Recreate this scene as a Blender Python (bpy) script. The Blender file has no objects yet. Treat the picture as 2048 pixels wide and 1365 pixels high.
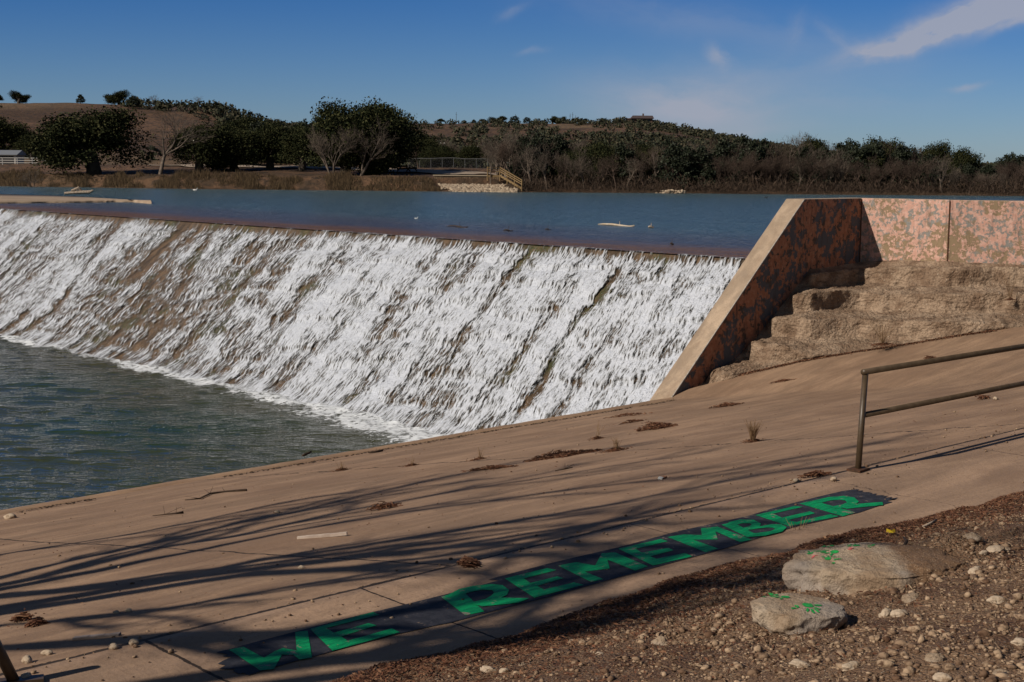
import bpy, bmesh, math, random
import numpy as np
from mathutils import Vector, Matrix
from mathutils.bvhtree import BVHTree
rad = math.radians
scene = bpy.context.scene
COL = scene.collection

# ------------------------------------------------------------------ camera
# world axes: X = upstream (along the path), Y = across the river, Z up, pool level z=0
EYE = np.array([0.0, 0.0, 7.0])
HEAD = rad(47.0); PITCH = math.atan(347.5/2844); ROLL = rad(0.5); F = 2844.0
Fh = np.array([math.cos(HEAD), math.sin(HEAD), 0]); R0 = np.array([math.sin(HEAD), -math.cos(HEAD), 0])
FW = Fh*math.cos(PITCH) + np.array([0, 0, -math.sin(PITCH)])
U0 = np.cross(R0, FW)
RR = R0*math.cos(ROLL) + U0*math.sin(ROLL); UU = U0*math.cos(ROLL) - R0*math.sin(ROLL)
cam = bpy.data.cameras.new('camera'); cam.sensor_width = 36; cam.lens = 50; cam.clip_start = 0.1; cam.clip_end = 6000
camo = bpy.data.objects.new('camera', cam); COL.objects.link(camo)
M = Matrix(((RR[0], UU[0], -FW[0], EYE[0]), (RR[1], UU[1], -FW[1], EYE[1]), (RR[2], UU[2], -FW[2], EYE[2]), (0, 0, 0, 1)))
camo.matrix_world = M
scene.camera = camo

def ray(px, py):
    d = FW + RR*(px-1024)/F - UU*(py-682.5)/F
    return d/np.dot(d, Fh)              # per metre of forward depth
def at_k(px, py, k): return EYE + ray(px, py)*k
def at_z(px, py, z):
    d = ray(px, py); return EYE + d*((z-EYE[2])/d[2])
def hit(px, py, zf, k0=4.0, k1=60.0, n=1500):
    d = ray(px, py); k = np.linspace(k0, k1, n)
    P = EYE[None]+d[None]*k[:, None]
    below = P[:, 2] < zf(P[:, 0], P[:, 1])
    i = int(np.argmax(below)) if below.any() else n-1
    return P[i]
def plan(lat, k): return R0[:2]*lat + Fh[:2]*k
def proj(P):
    P = np.asarray(P, float)-EYE
    d = P@FW; return 1024+F*(P@RR)/d, 682.5-F*(P@UU)/d

# ------------------------------------------------------------------ light
SUN_EL, SUN_HEAD = rad(36.0), HEAD-rad(61.0)     # heading the light travels
Ld = Vector((math.cos(SUN_HEAD)*math.cos(SUN_EL), math.sin(SUN_HEAD)*math.cos(SUN_EL), -math.sin(SUN_EL)))
sl = bpy.data.lights.new('sun', 'SUN'); sl.energy = 4.9; sl.angle = rad(0.6); sl.color = (1.0, 0.915, 0.80)
so = bpy.data.objects.new('sun', sl); COL.objects.link(so); so.rotation_euler = Ld.to_track_quat('-Z', 'Y').to_euler()
so.location = (-30, 20, 40)
scene.view_settings.view_transform = 'Standard'; scene.view_settings.look = 'None'
scene.view_settings.exposure = -0.22; scene.view_settings.gamma = 1
scene.render.engine = 'CYCLES'
scene.cycles.transparent_max_bounces = 12; scene.cycles.max_bounces = 5

# ------------------------------------------------------------------ node helpers
class NT:
    def __init__(s, tree): s.t = tree; s.n = tree.nodes; s.l = tree.links
    def new(s, typ, **kw):
        n = s.n.new(typ)
        for k, v in kw.items(): setattr(n, k, v)
        return n
    def put(s, sock, v):
        if isinstance(v, bpy.types.NodeSocket): s.l.new(v, sock)
        elif v is not None:
            try: sock.default_value = v
            except Exception: sock.default_value = (v[0], v[1], v[2], 1)
    def math(s, op, a, b=None, c=None, clamp=False):
        n = s.new('ShaderNodeMath', operation=op, use_clamp=clamp)
        s.put(n.inputs[0], a)
        if b is not None: s.put(n.inputs[1], b)
        if c is not None: s.put(n.inputs[2], c)
        return n.outputs[0]
    def vmath(s, op, a, b=None):
        n = s.new('ShaderNodeVectorMath', operation=op); s.put(n.inputs[0], a)
        if b is not None: s.put(n.inputs[1], b)
        return n.outputs['Value'] if op in ('DOT_PRODUCT', 'LENGTH', 'DISTANCE') else n.outputs[0]
    def coord(s, kind='Object'): return s.new('ShaderNodeTexCoord').outputs[kind]
    def mapping(s, v, scale=(1, 1, 1), rot=(0, 0, 0), loc=(0, 0, 0)):
        n = s.new('ShaderNodeMapping'); s.put(n.inputs['Vector'], v)
        n.inputs['Scale'].default_value = scale; n.inputs['Rotation'].default_value = rot; n.inputs['Location'].default_value = loc
        return n.outputs[0]
    def noise(s, v, scale=5, detail=4, rough=0.55, dist=0, col=False):
        n = s.new('ShaderNodeTexNoise'); s.put(n.inputs['Vector'], v); s.put(n.inputs['Scale'], scale)
        n.inputs['Detail'].default_value = detail; n.inputs['Roughness'].default_value = rough; n.inputs['Distortion'].default_value = dist
        return n.outputs['Color' if col else 'Fac']
    def voro(s, v, scale=5, feature='F1', out='Distance', rand=1):
        n = s.new('ShaderNodeTexVoronoi', feature=feature); s.put(n.inputs['Vector'], v); n.inputs['Scale'].default_value = scale
        n.inputs['Randomness'].default_value = rand
        return n.outputs[out]
    def ramp(s, f, stops, interp='LINEAR'):
        n = s.new('ShaderNodeValToRGB'); s.put(n.inputs[0], f); e = n.color_ramp.elements; n.color_ramp.interpolation = interp
        while len(e) < len(stops): e.new(0.5)
        for i, (p, c) in enumerate(stops):
            e[i].position = p; e[i].color = (c, c, c, 1) if not hasattr(c, '__len__') else (c[0], c[1], c[2], 1)
        return n.outputs[0]
    def sstep(s, v, a, b):
        n = s.new('ShaderNodeMapRange', interpolation_type='SMOOTHSTEP'); s.put(n.inputs[0], v)
        n.inputs[1].default_value = a; n.inputs[2].default_value = b
        return n.outputs[0]
    def mix(s, f, a, b, mode='MIX'):
        n = s.new('ShaderNodeMix', data_type='RGBA', blend_type=mode); s.put(n.inputs[0], f); s.put(n.inputs[6], a); s.put(n.inputs[7], b)
        return n.outputs[2]
    def bump(s, h, dist=0.01, strength=1.0, normal=None):
        n = s.new('ShaderNodeBump'); s.put(n.inputs['Height'], h); n.inputs['Distance'].default_value = dist; n.inputs['Strength'].default_value = strength
        if normal is not None: s.put(n.inputs['Normal'], normal)
        return n.outputs[0]
    def sep(s, v):
        n = s.new('ShaderNodeSeparateXYZ'); s.put(n.inputs[0], v); return n.outputs
    def attr(s, name): return s.new('ShaderNodeAttribute', attribute_name=name).outputs['Fac']

MATS = {}
def material(name, fn=None, color=(.5, .5, .5), rough=0.85, metal=0.0, spec=0.3):
    if name in MATS: return MATS[name]
    m = bpy.data.materials.new(name); m.use_nodes = True; t = NT(m.node_tree)
    b = m.node_tree.nodes['Principled BSDF']
    b.inputs['Base Color'].default_value = (*color, 1); b.inputs['Roughness'].default_value = rough
    b.inputs['Metallic'].default_value = metal; b.inputs['Specular IOR Level'].default_value = spec
    if fn: fn(t, b)
    MATS[name] = m
    return m
def speckled(c1, c2, scale=6, bump=0.01, bscale=20):
    def fn(t, b):
        v = t.coord(); n = t.noise(v, scale, 6, .6)
        t.put(b.inputs['Base Color'], t.mix(t.sstep(n, .35, .65), (*c1, 1), (*c2, 1)))
        if bump: t.put(b.inputs['Normal'], t.bump(t.noise(v, bscale, 5, .6), bump))
    return fn

# ------------------------------------------------------------------ world
def build_world():
    w = bpy.data.worlds.new('World'); scene.world = w; w.use_nodes = True; t = NT(w.node_tree)
    bg = w.node_tree.nodes['Background']
    sky = t.new('ShaderNodeTexSky', sky_type='NISHITA'); sky.sun_disc = False
    sky.sun_elevation = SUN_EL
    sx, sy = -Ld.x, -Ld.y
    sky.sun_rotation = math.atan2(sx, sy) % (2*math.pi)
    sky.altitude = 500; sky.air_density = 1.0; sky.dust_density = 0.25; sky.ozone_density = 3.0
    d = t.coord('Generated')
    f = t.math('MAXIMUM', t.vmath('DOT_PRODUCT', d, tuple(Fh)), 0.05)
    u = t.math('DIVIDE', t.vmath('DOT_PRODUCT', d, tuple(R0)), f)
    v = t.math('DIVIDE', t.sep(d)[2], f)
    cv = t.new('ShaderNodeCombineXYZ'); t.put(cv.inputs[0], u); t.put(cv.inputs[1], v); uv = cv.outputs[0]
    warp = t.noise(uv, 9, 5, .6, 0, True)
    mv = t.new('ShaderNodeMix', data_type='VECTOR'); 
    wv = t.vmath('SCALE', t.vmath('SUBTRACT', warp, (.5, .5, .5)))
    wv.node.inputs['Scale'].default_value = .03
    uvw = t.vmath('ADD', uv, wv)
    def blob(px, py, ang, lx, ly, amp, ns=30, stretch=.25):
        r = ray(px, py); cu, cvv = float(r@R0), float(r[2])
        p = t.mapping(t.vmath('SUBTRACT', uvw, (cu, cvv, 0)), rot=(0, 0, -rad(ang)))
        s = t.sep(p)
        g = t.math('ADD', t.math('POWER', t.math('ABSOLUTE', t.math('DIVIDE', s[0], lx)), 2), t.math('POWER', t.math('ABSOLUTE', t.math('DIVIDE', s[1], ly)), 2))
        g = t.math('EXPONENT', t.math('MULTIPLY', g, -1))
        n = t.noise(t.mapping(p, scale=(stretch, 1, 1)), ns, 7, .62)
        return t.math('MULTIPLY', t.math('MULTIPLY', g, t.sstep(n, .28, .62)), amp*1.5)
    bl = [blob(1965, 32, 17, .075, .0068, 1.0, 85, .25), blob(1800, 88, 14, .03, .005, .8, 75, .3), blob(2040, 2, 15, .05, .012, .8), blob(2035, 46, 20, .02, .003, .5),
          blob(1437, 118, -55, .008, .004, .35, 80, .5), blob(1585, 55, 70, .012, .005, .18), blob(1670, 65, -35, .018, .005, .22), blob(1380, 205, -6, .06, .02, .62, 14), blob(1520, 150, 8, .12, .02, .14, 14),
          blob(1400, 40, -8, .12, .014, .16, 14), blob(1480, 265, 6, .045, .006, .22), blob(1935, 167, 5, .011, .0022, .35), blob(1620, 200, 3, .09, .012, .14), blob(1025, 25, 20, .01, .003, .15), blob(1065, 103, 5, .01, .002, .15)]
    tot = bl[0]
    for b in bl[1:]: tot = t.math('ADD', tot, b)
    # richer blue higher up in the visible sky
    tint = t.mix(t.sstep(v, 0.0, 0.16), (0.52, .69, 1.02, 1), (0.16, .45, .93, 1))
    tint = t.mix(t.sstep(v, .3, .9), tint, (.62, .56, .50, 1))  # unseen overhead sky warmed and dimmed to neutralise the colour of shadows
    base = t.mix(1.0, sky.outputs[0], tint, 'MULTIPLY')
    cc = t.mix(t.math('MINIMUM', tot, .85), base, (5.4, 5.7, 6.9, 1))
    t.put(bg.inputs['Color'], cc); bg.inputs['Strength'].default_value = 0.076
build_world()

# ------------------------------------------------------------------ numpy noise
def _hash(ix, iy, iz, seed):
    h = (ix.astype(np.int64)*374761393 + iy.astype(np.int64)*668265263 + iz.astype(np.int64)*2147483647 + seed*974634777) & 0xffffffff
    h = ((h ^ (h >> 13))*1274126177) & 0xffffffff
    h = ((h ^ (h >> 16))*2246822519) & 0xffffffff
    return ((h ^ (h >> 15)) & 0xffffff)/float(0xffffff)
def vnoise(x, y, z=0.0, seed=0):
    x, y, z = np.broadcast_arrays(np.asarray(x, float), np.asarray(y, float), np.asarray(z, float))
    ix, iy, iz = np.floor(x), np.floor(y), np.floor(z)
    fx, fy, fz = x-ix, y-iy, z-iz
    fx, fy, fz = [f*f*(3-2*f) for f in (fx, fy, fz)]
    ix, iy, iz = ix.astype(int), iy.astype(int), iz.astype(int)
    def L(a, b, t): return a+(b-a)*t
    c = lambda a, b, d: _hash(ix+a, iy+b, iz+d, seed)
    lo = L(L(c(0, 0, 0), c(1, 0, 0), fx), L(c(0, 1, 0), c(1, 1, 0), fx), fy)
    if not np.any(z): return lo
    return L(lo, L(L(c(0, 0, 1), c(1, 0, 1), fx), L(c(0, 1, 1), c(1, 1, 1), fx), fy), fz)
def fbm(x, y, z=0.0, o=4, seed=0, g=0.5):
    s = 0; a = 1; tt = 0
    for i in range(o):
        s = s+a*vnoise(np.asarray(x)*2**i+i*7.3, np.asarray(y)*2**i+i*3.1, np.asarray(z)*2**i, seed+i); tt += a; a *= g
    return s/tt
def sst(x, a, b):
    t = np.clip((x-a)/(b-a), 0, 1); return t*t*(3-2*t)

# ------------------------------------------------------------------ mesh helpers
def mesh_np(name, V, Fq, smooth=False):
    me = bpy.data.meshes.new(name); V = np.asarray(V, np.float32); Fq = np.asarray(Fq, np.int32)
    n, k = Fq.shape
    me.vertices.add(len(V)); me.vertices.foreach_set('co', V.ravel())
    me.loops.add(n*k); me.loops.foreach_set('vertex_index', Fq.ravel())
    me.polygons.add(n); me.polygons.foreach_set('loop_start', np.arange(0, n*k, k, dtype=np.int32))
    try: me.polygons.foreach_set('loop_total', np.full(n, k, np.int32))
    except Exception: pass
    me.update(calc_edges=True); me.validate()
    if smooth: me.polygons.foreach_set('use_smooth', np.ones(len(me.polygons), bool))
    return me
def link(name, me, mat=None, parent=None, loc=None):
    o = bpy.data.objects.new(name, me); COL.objects.link(o)
    if mat is not None and me is not None and len(me.materials) == 0: me.materials.append(mat)
    if parent is not None: o.parent = parent
    if loc is not None: o.location = tuple(float(a) for a in loc)
    return o
def tag(o, label=None, cat=None, group=None, kind=None):
    if label: o['label'] = label
    if cat: o['category'] = cat
    if group: o['group'] = group
    if kind: o['kind'] = kind
    return o
def thing(name, label, cat, loc=(0, 0, 0), rz=0, group=None, scale=None):
    o = bpy.data.objects.new(name, None); COL.objects.link(o); o.location = tuple(float(a) for a in loc); o.rotation_euler.z = rz
    o.empty_display_size = .2
    if scale is not None: o.scale = (scale,)*3 if not hasattr(scale, '__len__') else scale
    return tag(o, label, cat, group)
def grid_faces(nu, nv):
    i = np.arange(nu-1)[:, None]*nv+np.arange(nv-1)[None]; i = i.ravel()
    return np.stack([i, i+nv, i+nv+1, i+1], 1)
def grid(name, X, Y, Z, flip=False, smooth=True):
    nu, nv = X.shape; f = grid_faces(nu, nv)
    if flip: f = f[:, ::-1]
    return mesh_np(name, np.stack([X.ravel(), Y.ravel(), Z.ravel()], 1), f, smooth)
def fattr(me, name, vals):
    a = me.attributes.new(name, 'FLOAT', 'POINT'); a.data.foreach_set('value', np.asarray(vals, np.float32).ravel())
class MB:
    """collects quads / tris of one part"""
    def __init__(s): s.v = []; s.f = []
    def add(s, V, Fc):
        b = len(s.v); s.v += [tuple(float(c) for c in p) for p in V]; s.f += [tuple(int(i)+b for i in f) for f in Fc]
    def box(s, c, size, rz=0, rx=0, ry=0):
        m = Matrix.Rotation(rz, 3, 'Z') @ Matrix.Rotation(ry, 3, 'Y') @ Matrix.Rotation(rx, 3, 'X')
        V = [Vector(c)+m@Vector((x*size[0]/2, y*size[1]/2, z*size[2]/2)) for x in (-1, 1) for y in (-1, 1) for z in (-1, 1)]
        s.add(V, [(0, 1, 3, 2), (4, 6, 7, 5), (0, 4, 5, 1), (2, 3, 7, 6), (0, 2, 6, 4), (1, 5, 7, 3)])
    def bar(s, a, b, w, h=None):
        a, b = Vector(a), Vector(b); d = b-a; h = h or w
        q = d.to_track_quat('Z', 'Y').to_matrix(); V = [p+q@Vector((x*w/2, y*h/2, 0)) for p in (a, b) for x, y in ((-1, -1), (1, -1), (1, 1), (-1, 1))]
        s.add(V, [(3, 2, 1, 0), (4, 5, 6, 7), (0, 1, 5, 4), (1, 2, 6, 5), (2, 3, 7, 6), (3, 0, 4, 7)])
    def tube(s, pts, rs, n=6, cap=True):
        V, Fc = tube(pts, rs, n, cap); s.add(V, Fc)
    def build(s, name, mat, parent=None, smooth=False, loc=None, bevel=0):
        me = bpy.data.meshes.new(name); me.from_pydata(s.v, [], s.f); me.update()
        if smooth: me.polygons.foreach_set('use_smooth', [True]*len(me.polygons))
        o = link(name, me, mat, parent, loc)
        if bevel:
            b = o.modifiers.new('bevel', 'BEVEL'); b.width = bevel; b.segments = 2; b.limit_method = 'ANGLE'
        return o
def tube(pts, rs, n=6, cap=True):
    P = [Vector(p) for p in pts]
    if not hasattr(rs, '__len__'): rs = [rs]*len(P)
    V = []; Fc = []; prev = None
    for i, p in enumerate(P):
        d = (P[min(i+1, len(P)-1)]-P[max(i-1, 0)])
        if d.length < 1e-9: d = Vector((0, 0, 1))
        d.normalize()
        a = (prev - d*prev.dot(d)) if prev is not None else d.orthogonal()
        if a.length < 1e-6: a = d.orthogonal()
        a.normalize(); prev = a; b = d.cross(a)
        for j in range(n):
            th = 2*math.pi*j/n; V.append(p+(a*math.cos(th)+b*math.sin(th))*rs[i])
    for i in range(len(P)-1):
        for j in range(n):
            Fc.append((i*n+j, i*n+(j+1) % n, (i+1)*n+(j+1) % n, (i+1)*n+j))
    if cap: Fc.append(tuple(range(n))[::-1]); Fc.append(tuple((len(P)-1)*n+j for j in range(n)))
    return V, Fc

# ------------------------------------------------------------------ materials
def lines_mask(t, coordv, specs):
    specs = [q if len(q) == 5 else (*q, 0) for q in specs]
    """specs: (axis, centre, halfwidth, wobble)"""
    s = t.sep(coordv); out = None
    for ax, c, w, wob, sk in specs:
        n = t.noise(coordv, 2.3+c*.1, 5, .65)
        n2 = t.noise(coordv, 14, 3, .6)
        q = t.math('ADD', t.math('MULTIPLY_ADD', s[1-ax], sk, s[ax]), t.math('MULTIPLY', t.math('SUBTRACT', n, .5), wob))
        q = t.math('ABSOLUTE', t.math('SUBTRACT', q, c))
        m = t.math('LESS_THAN', q, t.math('MULTIPLY', n2, 2*w))
        out = m if out is None else t.math('MAXIMUM', out, m)
    return out
def concrete_fn(lines, tone=(0.300, 0.190, 0.118), gravel=True):
    def fn(t, b):
        v = t.coord()
        st = t.noise(t.mapping(v, scale=(.3, 1.5, 1)), 1.3, 8, .66, .5)     # brushed and water-stained along the path
        st2 = t.noise(t.mapping(v, scale=(.12, 1.0, 1)), 5, 5, .6)
        fine = t.noise(v, 24, 7, .75); mid = t.noise(v, 2.2, 5, .6)
        hi = tuple(c*1.22 for c in tone); lo = tuple(c*.70 for c in tone)
        c = t.mix(t.sstep(st, .3, .7), (*lo, 1), (*hi, 1))
        c = t.mix(t.math('MULTIPLY', t.sstep(t.noise(t.mapping(v, scale=(.5, 1, 1)), .7, 8, .7), .45, .62), .6), c, (tone[0]*.66, tone[1]*.62, tone[2]*.6, 1))
        c = t.mix(t.math('MULTIPLY', t.sstep(st2, .42, .7), .35), c, (tone[0]*.62, tone[1]*.64, tone[2]*.7, 1))
        c = t.mix(t.math('MULTIPLY', t.sstep(mid, .55, .75), .25), c, (tone[0]*1.25, tone[1]*1.25, tone[2]*1.22, 1))
        sp = t.sstep(t.voro(v, 45), .0, .16)
        c = t.mix(t.math('MULTIPLY', t.math('SUBTRACT', 1, sp), .35), c, (.5, .42, .34, 1))
        c = t.mix(t.math('MULTIPLY', t.sstep(fine, .50, .66), .55), c, (tone[0]*.6, tone[1]*.58, tone[2]*.55, 1))
        h = t.math('ADD', t.math('MULTIPLY', fine, .35), t.math('MULTIPLY', t.noise(v, 12, 5, .6), .65))
        if lines:
            m = lines_mask(t, v, lines)
            c = t.mix(m, c, (.035, .022, .014, 1)); h = t.math('SUBTRACT', h, t.math('MULTIPLY', m, 2.5))
        t.put(b.inputs['Base Color'], c); t.put(b.inputs['Normal'], t.bump(h, .012, .9))
    return fn
def peeling_fn(t, b):
    v = t.coord()
    n = t.noise(v, 8, 10, .72, .15); n2 = t.noise(v, 1.1, 6, .6); n3 = t.noise(v, 5, 8, .7, .3); n4 = t.noise(t.mapping(v, scale=(1, 1, .12)), 8, 6, .65)
    pink = t.mix(t.sstep(t.noise(v, 9, 4, .6), .4, .7), (.54, .305, .235, 1), (.64, .405, .325, 1))
    under = t.mix(t.sstep(n3, .42, .5), (.31, .225, .15, 1), (.26, .25, .23, 1))
    under = t.mix(t.sstep(n2, .5, .56), under, (.28, .20, .12, 1))
    edge = t.math('ADD', n, t.math('MULTIPLY', t.math('SUBTRACT', n2, .5), .35))
    c = t.mix(t.sstep(edge, .485, .52), pink, under)
    c = t.mix(t.math('MULTIPLY', t.sstep(n4, .50, .70), .45), c, (.10, .075, .06, 1))
    t.put(b.inputs['Base Color'], c)
    h = t.math('ADD', t.math('MULTIPLY', t.sstep(edge, .535, .55), -.6), t.math('MULTIPLY', n3, .8))
    t.put(b.inputs['Normal'], t.bump(h, .006, .8))
def stained_shade_fn(t, b):  # darker copy of the pink wall paint: stains plus shade put into the colour
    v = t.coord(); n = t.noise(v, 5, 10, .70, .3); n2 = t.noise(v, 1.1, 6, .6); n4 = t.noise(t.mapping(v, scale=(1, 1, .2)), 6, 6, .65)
    rust = t.mix(t.sstep(t.noise(v, 9, 4, .6), .4, .7), (.36, .15, .085, 1), (.44, .22, .135, 1))  # pink browned to carry the shade on these panels
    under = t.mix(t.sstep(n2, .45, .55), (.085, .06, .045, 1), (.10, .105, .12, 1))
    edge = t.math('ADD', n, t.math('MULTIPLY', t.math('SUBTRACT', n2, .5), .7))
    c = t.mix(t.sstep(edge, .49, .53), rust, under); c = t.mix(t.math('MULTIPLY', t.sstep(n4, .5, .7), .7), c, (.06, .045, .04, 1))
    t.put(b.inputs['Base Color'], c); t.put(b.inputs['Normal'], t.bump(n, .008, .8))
def rock_fn(t, b):
    v = t.coord(); n = t.noise(v, 1.6, 9, .68, .3); peb = t.voro(v, 14); pc = t.voro(v, 14, out='Color')
    c = t.mix(t.sstep(n, .38, .62), (.22, .14, .088, 1), (.40, .285, .195, 1)); c = t.mix(t.math('MULTIPLY', t.sstep(t.noise(v, 24, 5, .7), .5, .66), .6), c, (.07, .04, .025, 1))
    c = t.mix(t.math('MULTIPLY', t.sstep(t.sep(pc)[0], .72, .9), t.sstep(peb, .3, .1)), c, (.50, .40, .30, 1))
    c = t.mix(t.math('MULTIPLY', t.sstep(t.noise(t.mapping(v, scale=(1, 1, 4)), 2, 5, .6), .52, .68), .7), c, (.10, .06, .035, 1))
    t.put(b.inputs['Base Color'], c)
    h = t.math('ADD', t.noise(v, 6, 11, .78), t.math('MULTIPLY', t.math('SUBTRACT', 1, peb), .45))
    ck = t.voro(t.mapping(v, scale=(.8, .8, 3.2)), 1.6, 'DISTANCE_TO_EDGE'); h = t.math('ADD', h, t.math('MULTIPLY', t.sstep(t.math('ADD', ck, t.math('MULTIPLY', t.noise(v, 7, 5, .7), .12)), .05, .10), .16))
    t.put(b.inputs['Normal'], t.bump(h, .08, 1))
def dirt_fn(t, b):
    v = t.coord(); n = t.noise(v, 1.1, 7, .6); f = t.noise(v, 38, 6, .75); g = t.voro(v, 55); gc = t.sep(t.voro(v, 55, out='Color'))
    c = t.mix(t.sstep(n, .38, .62), (.15, .076, .042, 1), (.30, .18, .105, 1))
    c = t.mix(t.sstep(f, .5, .72), c, (.06, .033, .02, 1))
    c = t.mix(t.math('MULTIPLY', t.sstep(gc[0], .62, .8), t.sstep(g, .42, .25)), c, t.mix(gc[1], (.30, .20, .13, 1), (.5, .40, .29, 1)))
    t.put(b.inputs['Base Color'], c)
    h = t.math('ADD', f, t.math('MULTIPLY', t.math('SUBTRACT', 1, g), .8))
    t.put(b.inputs['Normal'], t.bump(h, .04, 1))
def stone_fn(c1, c2):
    def fn(t, b):
        v = t.coord(); r = t.new('ShaderNodeNewGeometry').outputs['Random Per Island']
        c = t.mix(r, (*c1, 1), (*c2, 1)); c = t.mix(t.sstep(t.noise(v, 25, 4, .6), .45, .7), c, (c1[0]*.55, c1[1]*.5, c1[2]*.45, 1))
        t.put(b.inputs['Base Color'], c); t.put(b.inputs['Normal'], t.bump(t.noise(v, 60, 4, .6), .006))
    return fn
def island_fn(c1, c2, c3=None):
    def fn(t, b):
        r = t.new('ShaderNodeNewGeometry').outputs['Random Per Island']
        st = [(0, c1), (1, c2)] if c3 is None else [(0, c1), (.6, c2), (1, c3)]
        t.put(b.inputs['Base Color'], t.ramp(r, st))
    return fn
m_slab = material('concrete apron', concrete_fn([(0, 7.35, .018, .10), (0, 20.9, .022, .5, .39), (0, 29, .008, .3, .3), (1, 8.54, .05, .06)]))
m_path = material('concrete path', concrete_fn([(0, 6.36, .01, .05), (0, 4.55, .014, .05), (0, 9.4, .006, .05), (0, 15.1, .008, .06), (0, 12.3, .003, .4)], tone=(.335, .218, .142)))
m_wallc = material('pale concrete', concrete_fn([], tone=(.385, .285, .20)))
m_peel = material('peeling pink paint', peeling_fn); m_stain_shade = material('peeling paint stained and shade-darkened', stained_shade_fn)
m_rock = material('conglomerate rock', rock_fn)
m_dirt = material('gravelly dirt', dirt_fn)
m_gravel = material('gravel stones', stone_fn((.11, .056, .030), (.42, .295, .19)))
m_stone = material('limestone', stone_fn((.36, .25, .16), (.46, .36, .26)))
m_litter = material('dry litter', island_fn((.05, .018, .009), (.15, .06, .03), (.24, .13, .07)))
m_steel = material('olive brown paint', speckled((.058, .038, .020), (.085, .056, .032), 8, .001, 60), rough=.45, spec=.5)
m_rust = material('rust', speckled((.12, .05, .025), (.06, .035, .02), 20, .003, 60))
def black_fn(t, b):
    v = t.coord(); n = t.noise(v, 9, 7, .7)
    c = t.mix(t.sstep(n, .35, .65), (.016, .017, .024, 1), (.042, .042, .052, 1)); c = t.mix(t.sstep(t.noise(v, 9, 8, .78), .60, .645), c, (.26, .18, .12, 1))
    t.put(b.inputs['Base Color'], c); t.put(b.inputs['Normal'], t.bump(n, .004))
m_black = material('black road paint', black_fn, rough=.8)
def green_fn(t, b):
    v = t.coord(); n = t.noise(t.mapping(v, scale=(1, 6, 1)), 5, 7, .7)
    c = t.mix(t.sstep(n, .38, .66), (0.0, .31, .095, 1), (.0, .15, .055, 1))
    c = t.mix(t.sstep(t.noise(v, 7, 7, .75), .60, .635), c, (.25, .2, .16, 1))
    t.put(b.inputs['Base Color'], c); t.put(b.inputs['Normal'], t.bump(t.noise(v, 50, 4, .6), .004))
m_green = material('green paint', green_fn, rough=.6)
m_wood = material('weathered driftwood', speckled((.42, .34, .26), (.22, .16, .12), 12, .004, 40))
m_twig = material('dark twigs', speckled((.07, .042, .025), (.03, .018, .012), 12, 0))
m_drystem = material('dry stems', island_fn((.16, .09, .045), (.30, .20, .11)))
m_bark = material('grey bark', speckled((.10, .078, .06), (.05, .038, .03), 5, .02, 12))
m_barepale = material('bare twigs', speckled((.17, .13, .10), (.09, .07, .055), 3, 0))
m_baredark = material('bare twigs brown', speckled((.10, .066, .048), (.055, .037, .028), 3, 0))
m_leaf = material('oak leaves', island_fn((.006, .009, .004), (.024, .029, .010), (.075, .072, .030)), rough=.9, spec=.1)
m_leaf2 = material('juniper leaves', island_fn((.007, .011, .005), (.020, .026, .011), (.036, .042, .020)), rough=.7)
m_scrub = material('hill scrub', island_fn((.010, .014, .007), (.034, .036, .016), (.085, .070, .040)), rough=.8)

# ------------------------------------------------------------------ key levels and outlines
PATH_Z = 3.8; LAKE_Z = 4.68; JOINT_Y = 8.5
CREST = lambda Y: 29.8+(np.asarray(Y)-22.5)*.012
CREST_Z = 4.665; TOE_X = 24.4
# outer edge of the apron  (pixel x, pixel y, depth)
E_px = [(1345, 797, 33.5), (1480, 749, 34.0), (1600, 722, 34.2), (1700, 705, 34.2), (1800, 690, 34.2), (1900, 673, 34.0), (2048, 652, 33.8), (2300, 622, 33.4)]
E_pts = [(-9, 21.2, 1.5), (9.3, 21.66, 1.5), (25.69, 22.45, 1.5)] + [tuple(at_k(*p)) for p in E_px]
E_pts = sorted(E_pts, key=lambda p: p[0])
EX = np.array([p[0] for p in E_pts]); EY = np.array([p[1] for p in E_pts]); EZ = np.array([p[2] for p in E_pts])
EX = np.append(EX, 60); EY = np.append(EY, 6+9.); EZ = np.append(EZ, 3.78)
def edgeY(X): return np.interp(X, EX, EY)
def edgeZ(X): return np.interp(X, EX, EZ)
def slab_z(X, Y):
    tt = np.clip((np.asarray(Y)-JOINT_Y)/(edgeY(X)-JOINT_Y), -.2, 1.0)
    return PATH_Z-.012+(edgeZ(X)-PATH_Z)*tt
# where the dirt bank meets the path
D_px = [(600, 1385), (750, 1343), (880, 1306), (1000, 1270), (1100, 1235), (1250, 1190), (1380, 1150), (1560, 1108), (1700, 1068), (1830, 1036), (1950, 1008), (2048, 985)]
D_w = [at_z(x, y, PATH_Z) for x, y in D_px]
DX = np.array([p[0] for p in D_w]); DY = np.array([p[1] for p in D_w])
def dirtY(X): return np.interp(X, DX, DY)
MOUNDS = [(*at_z(1890, 1130, 4.2)[:2], .34, .22), (*at_z(1990, 1060, 4.2)[:2], .5, .10)]
def dirt_z(X, Y):
    X = np.asarray(X, float); Y = np.asarray(Y, float)
    d = dirtY(X)+(fbm(X*2.2, Y*2.2, seed=5)-.5)*.28-Y
    z = PATH_Z-.06+np.where(d > 0, .07*sst(d, 0, .15)+.215*np.maximum(d, 0), .25*np.minimum(d, 0)*1.0)
    for (cx, cy, rr_, hh) in MOUNDS: z = z+hh*np.exp(-((X-cx)**2+(Y-cy)**2)/rr_**2)
    z = z+(fbm(X*1.1, Y*1.1, seed=9)-.5)*.16*sst(d, 0, .8)+(fbm(X*6, Y*6, seed=11, o=3)-.5)*.045*sst(d, 0, .3)
    return z
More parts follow.
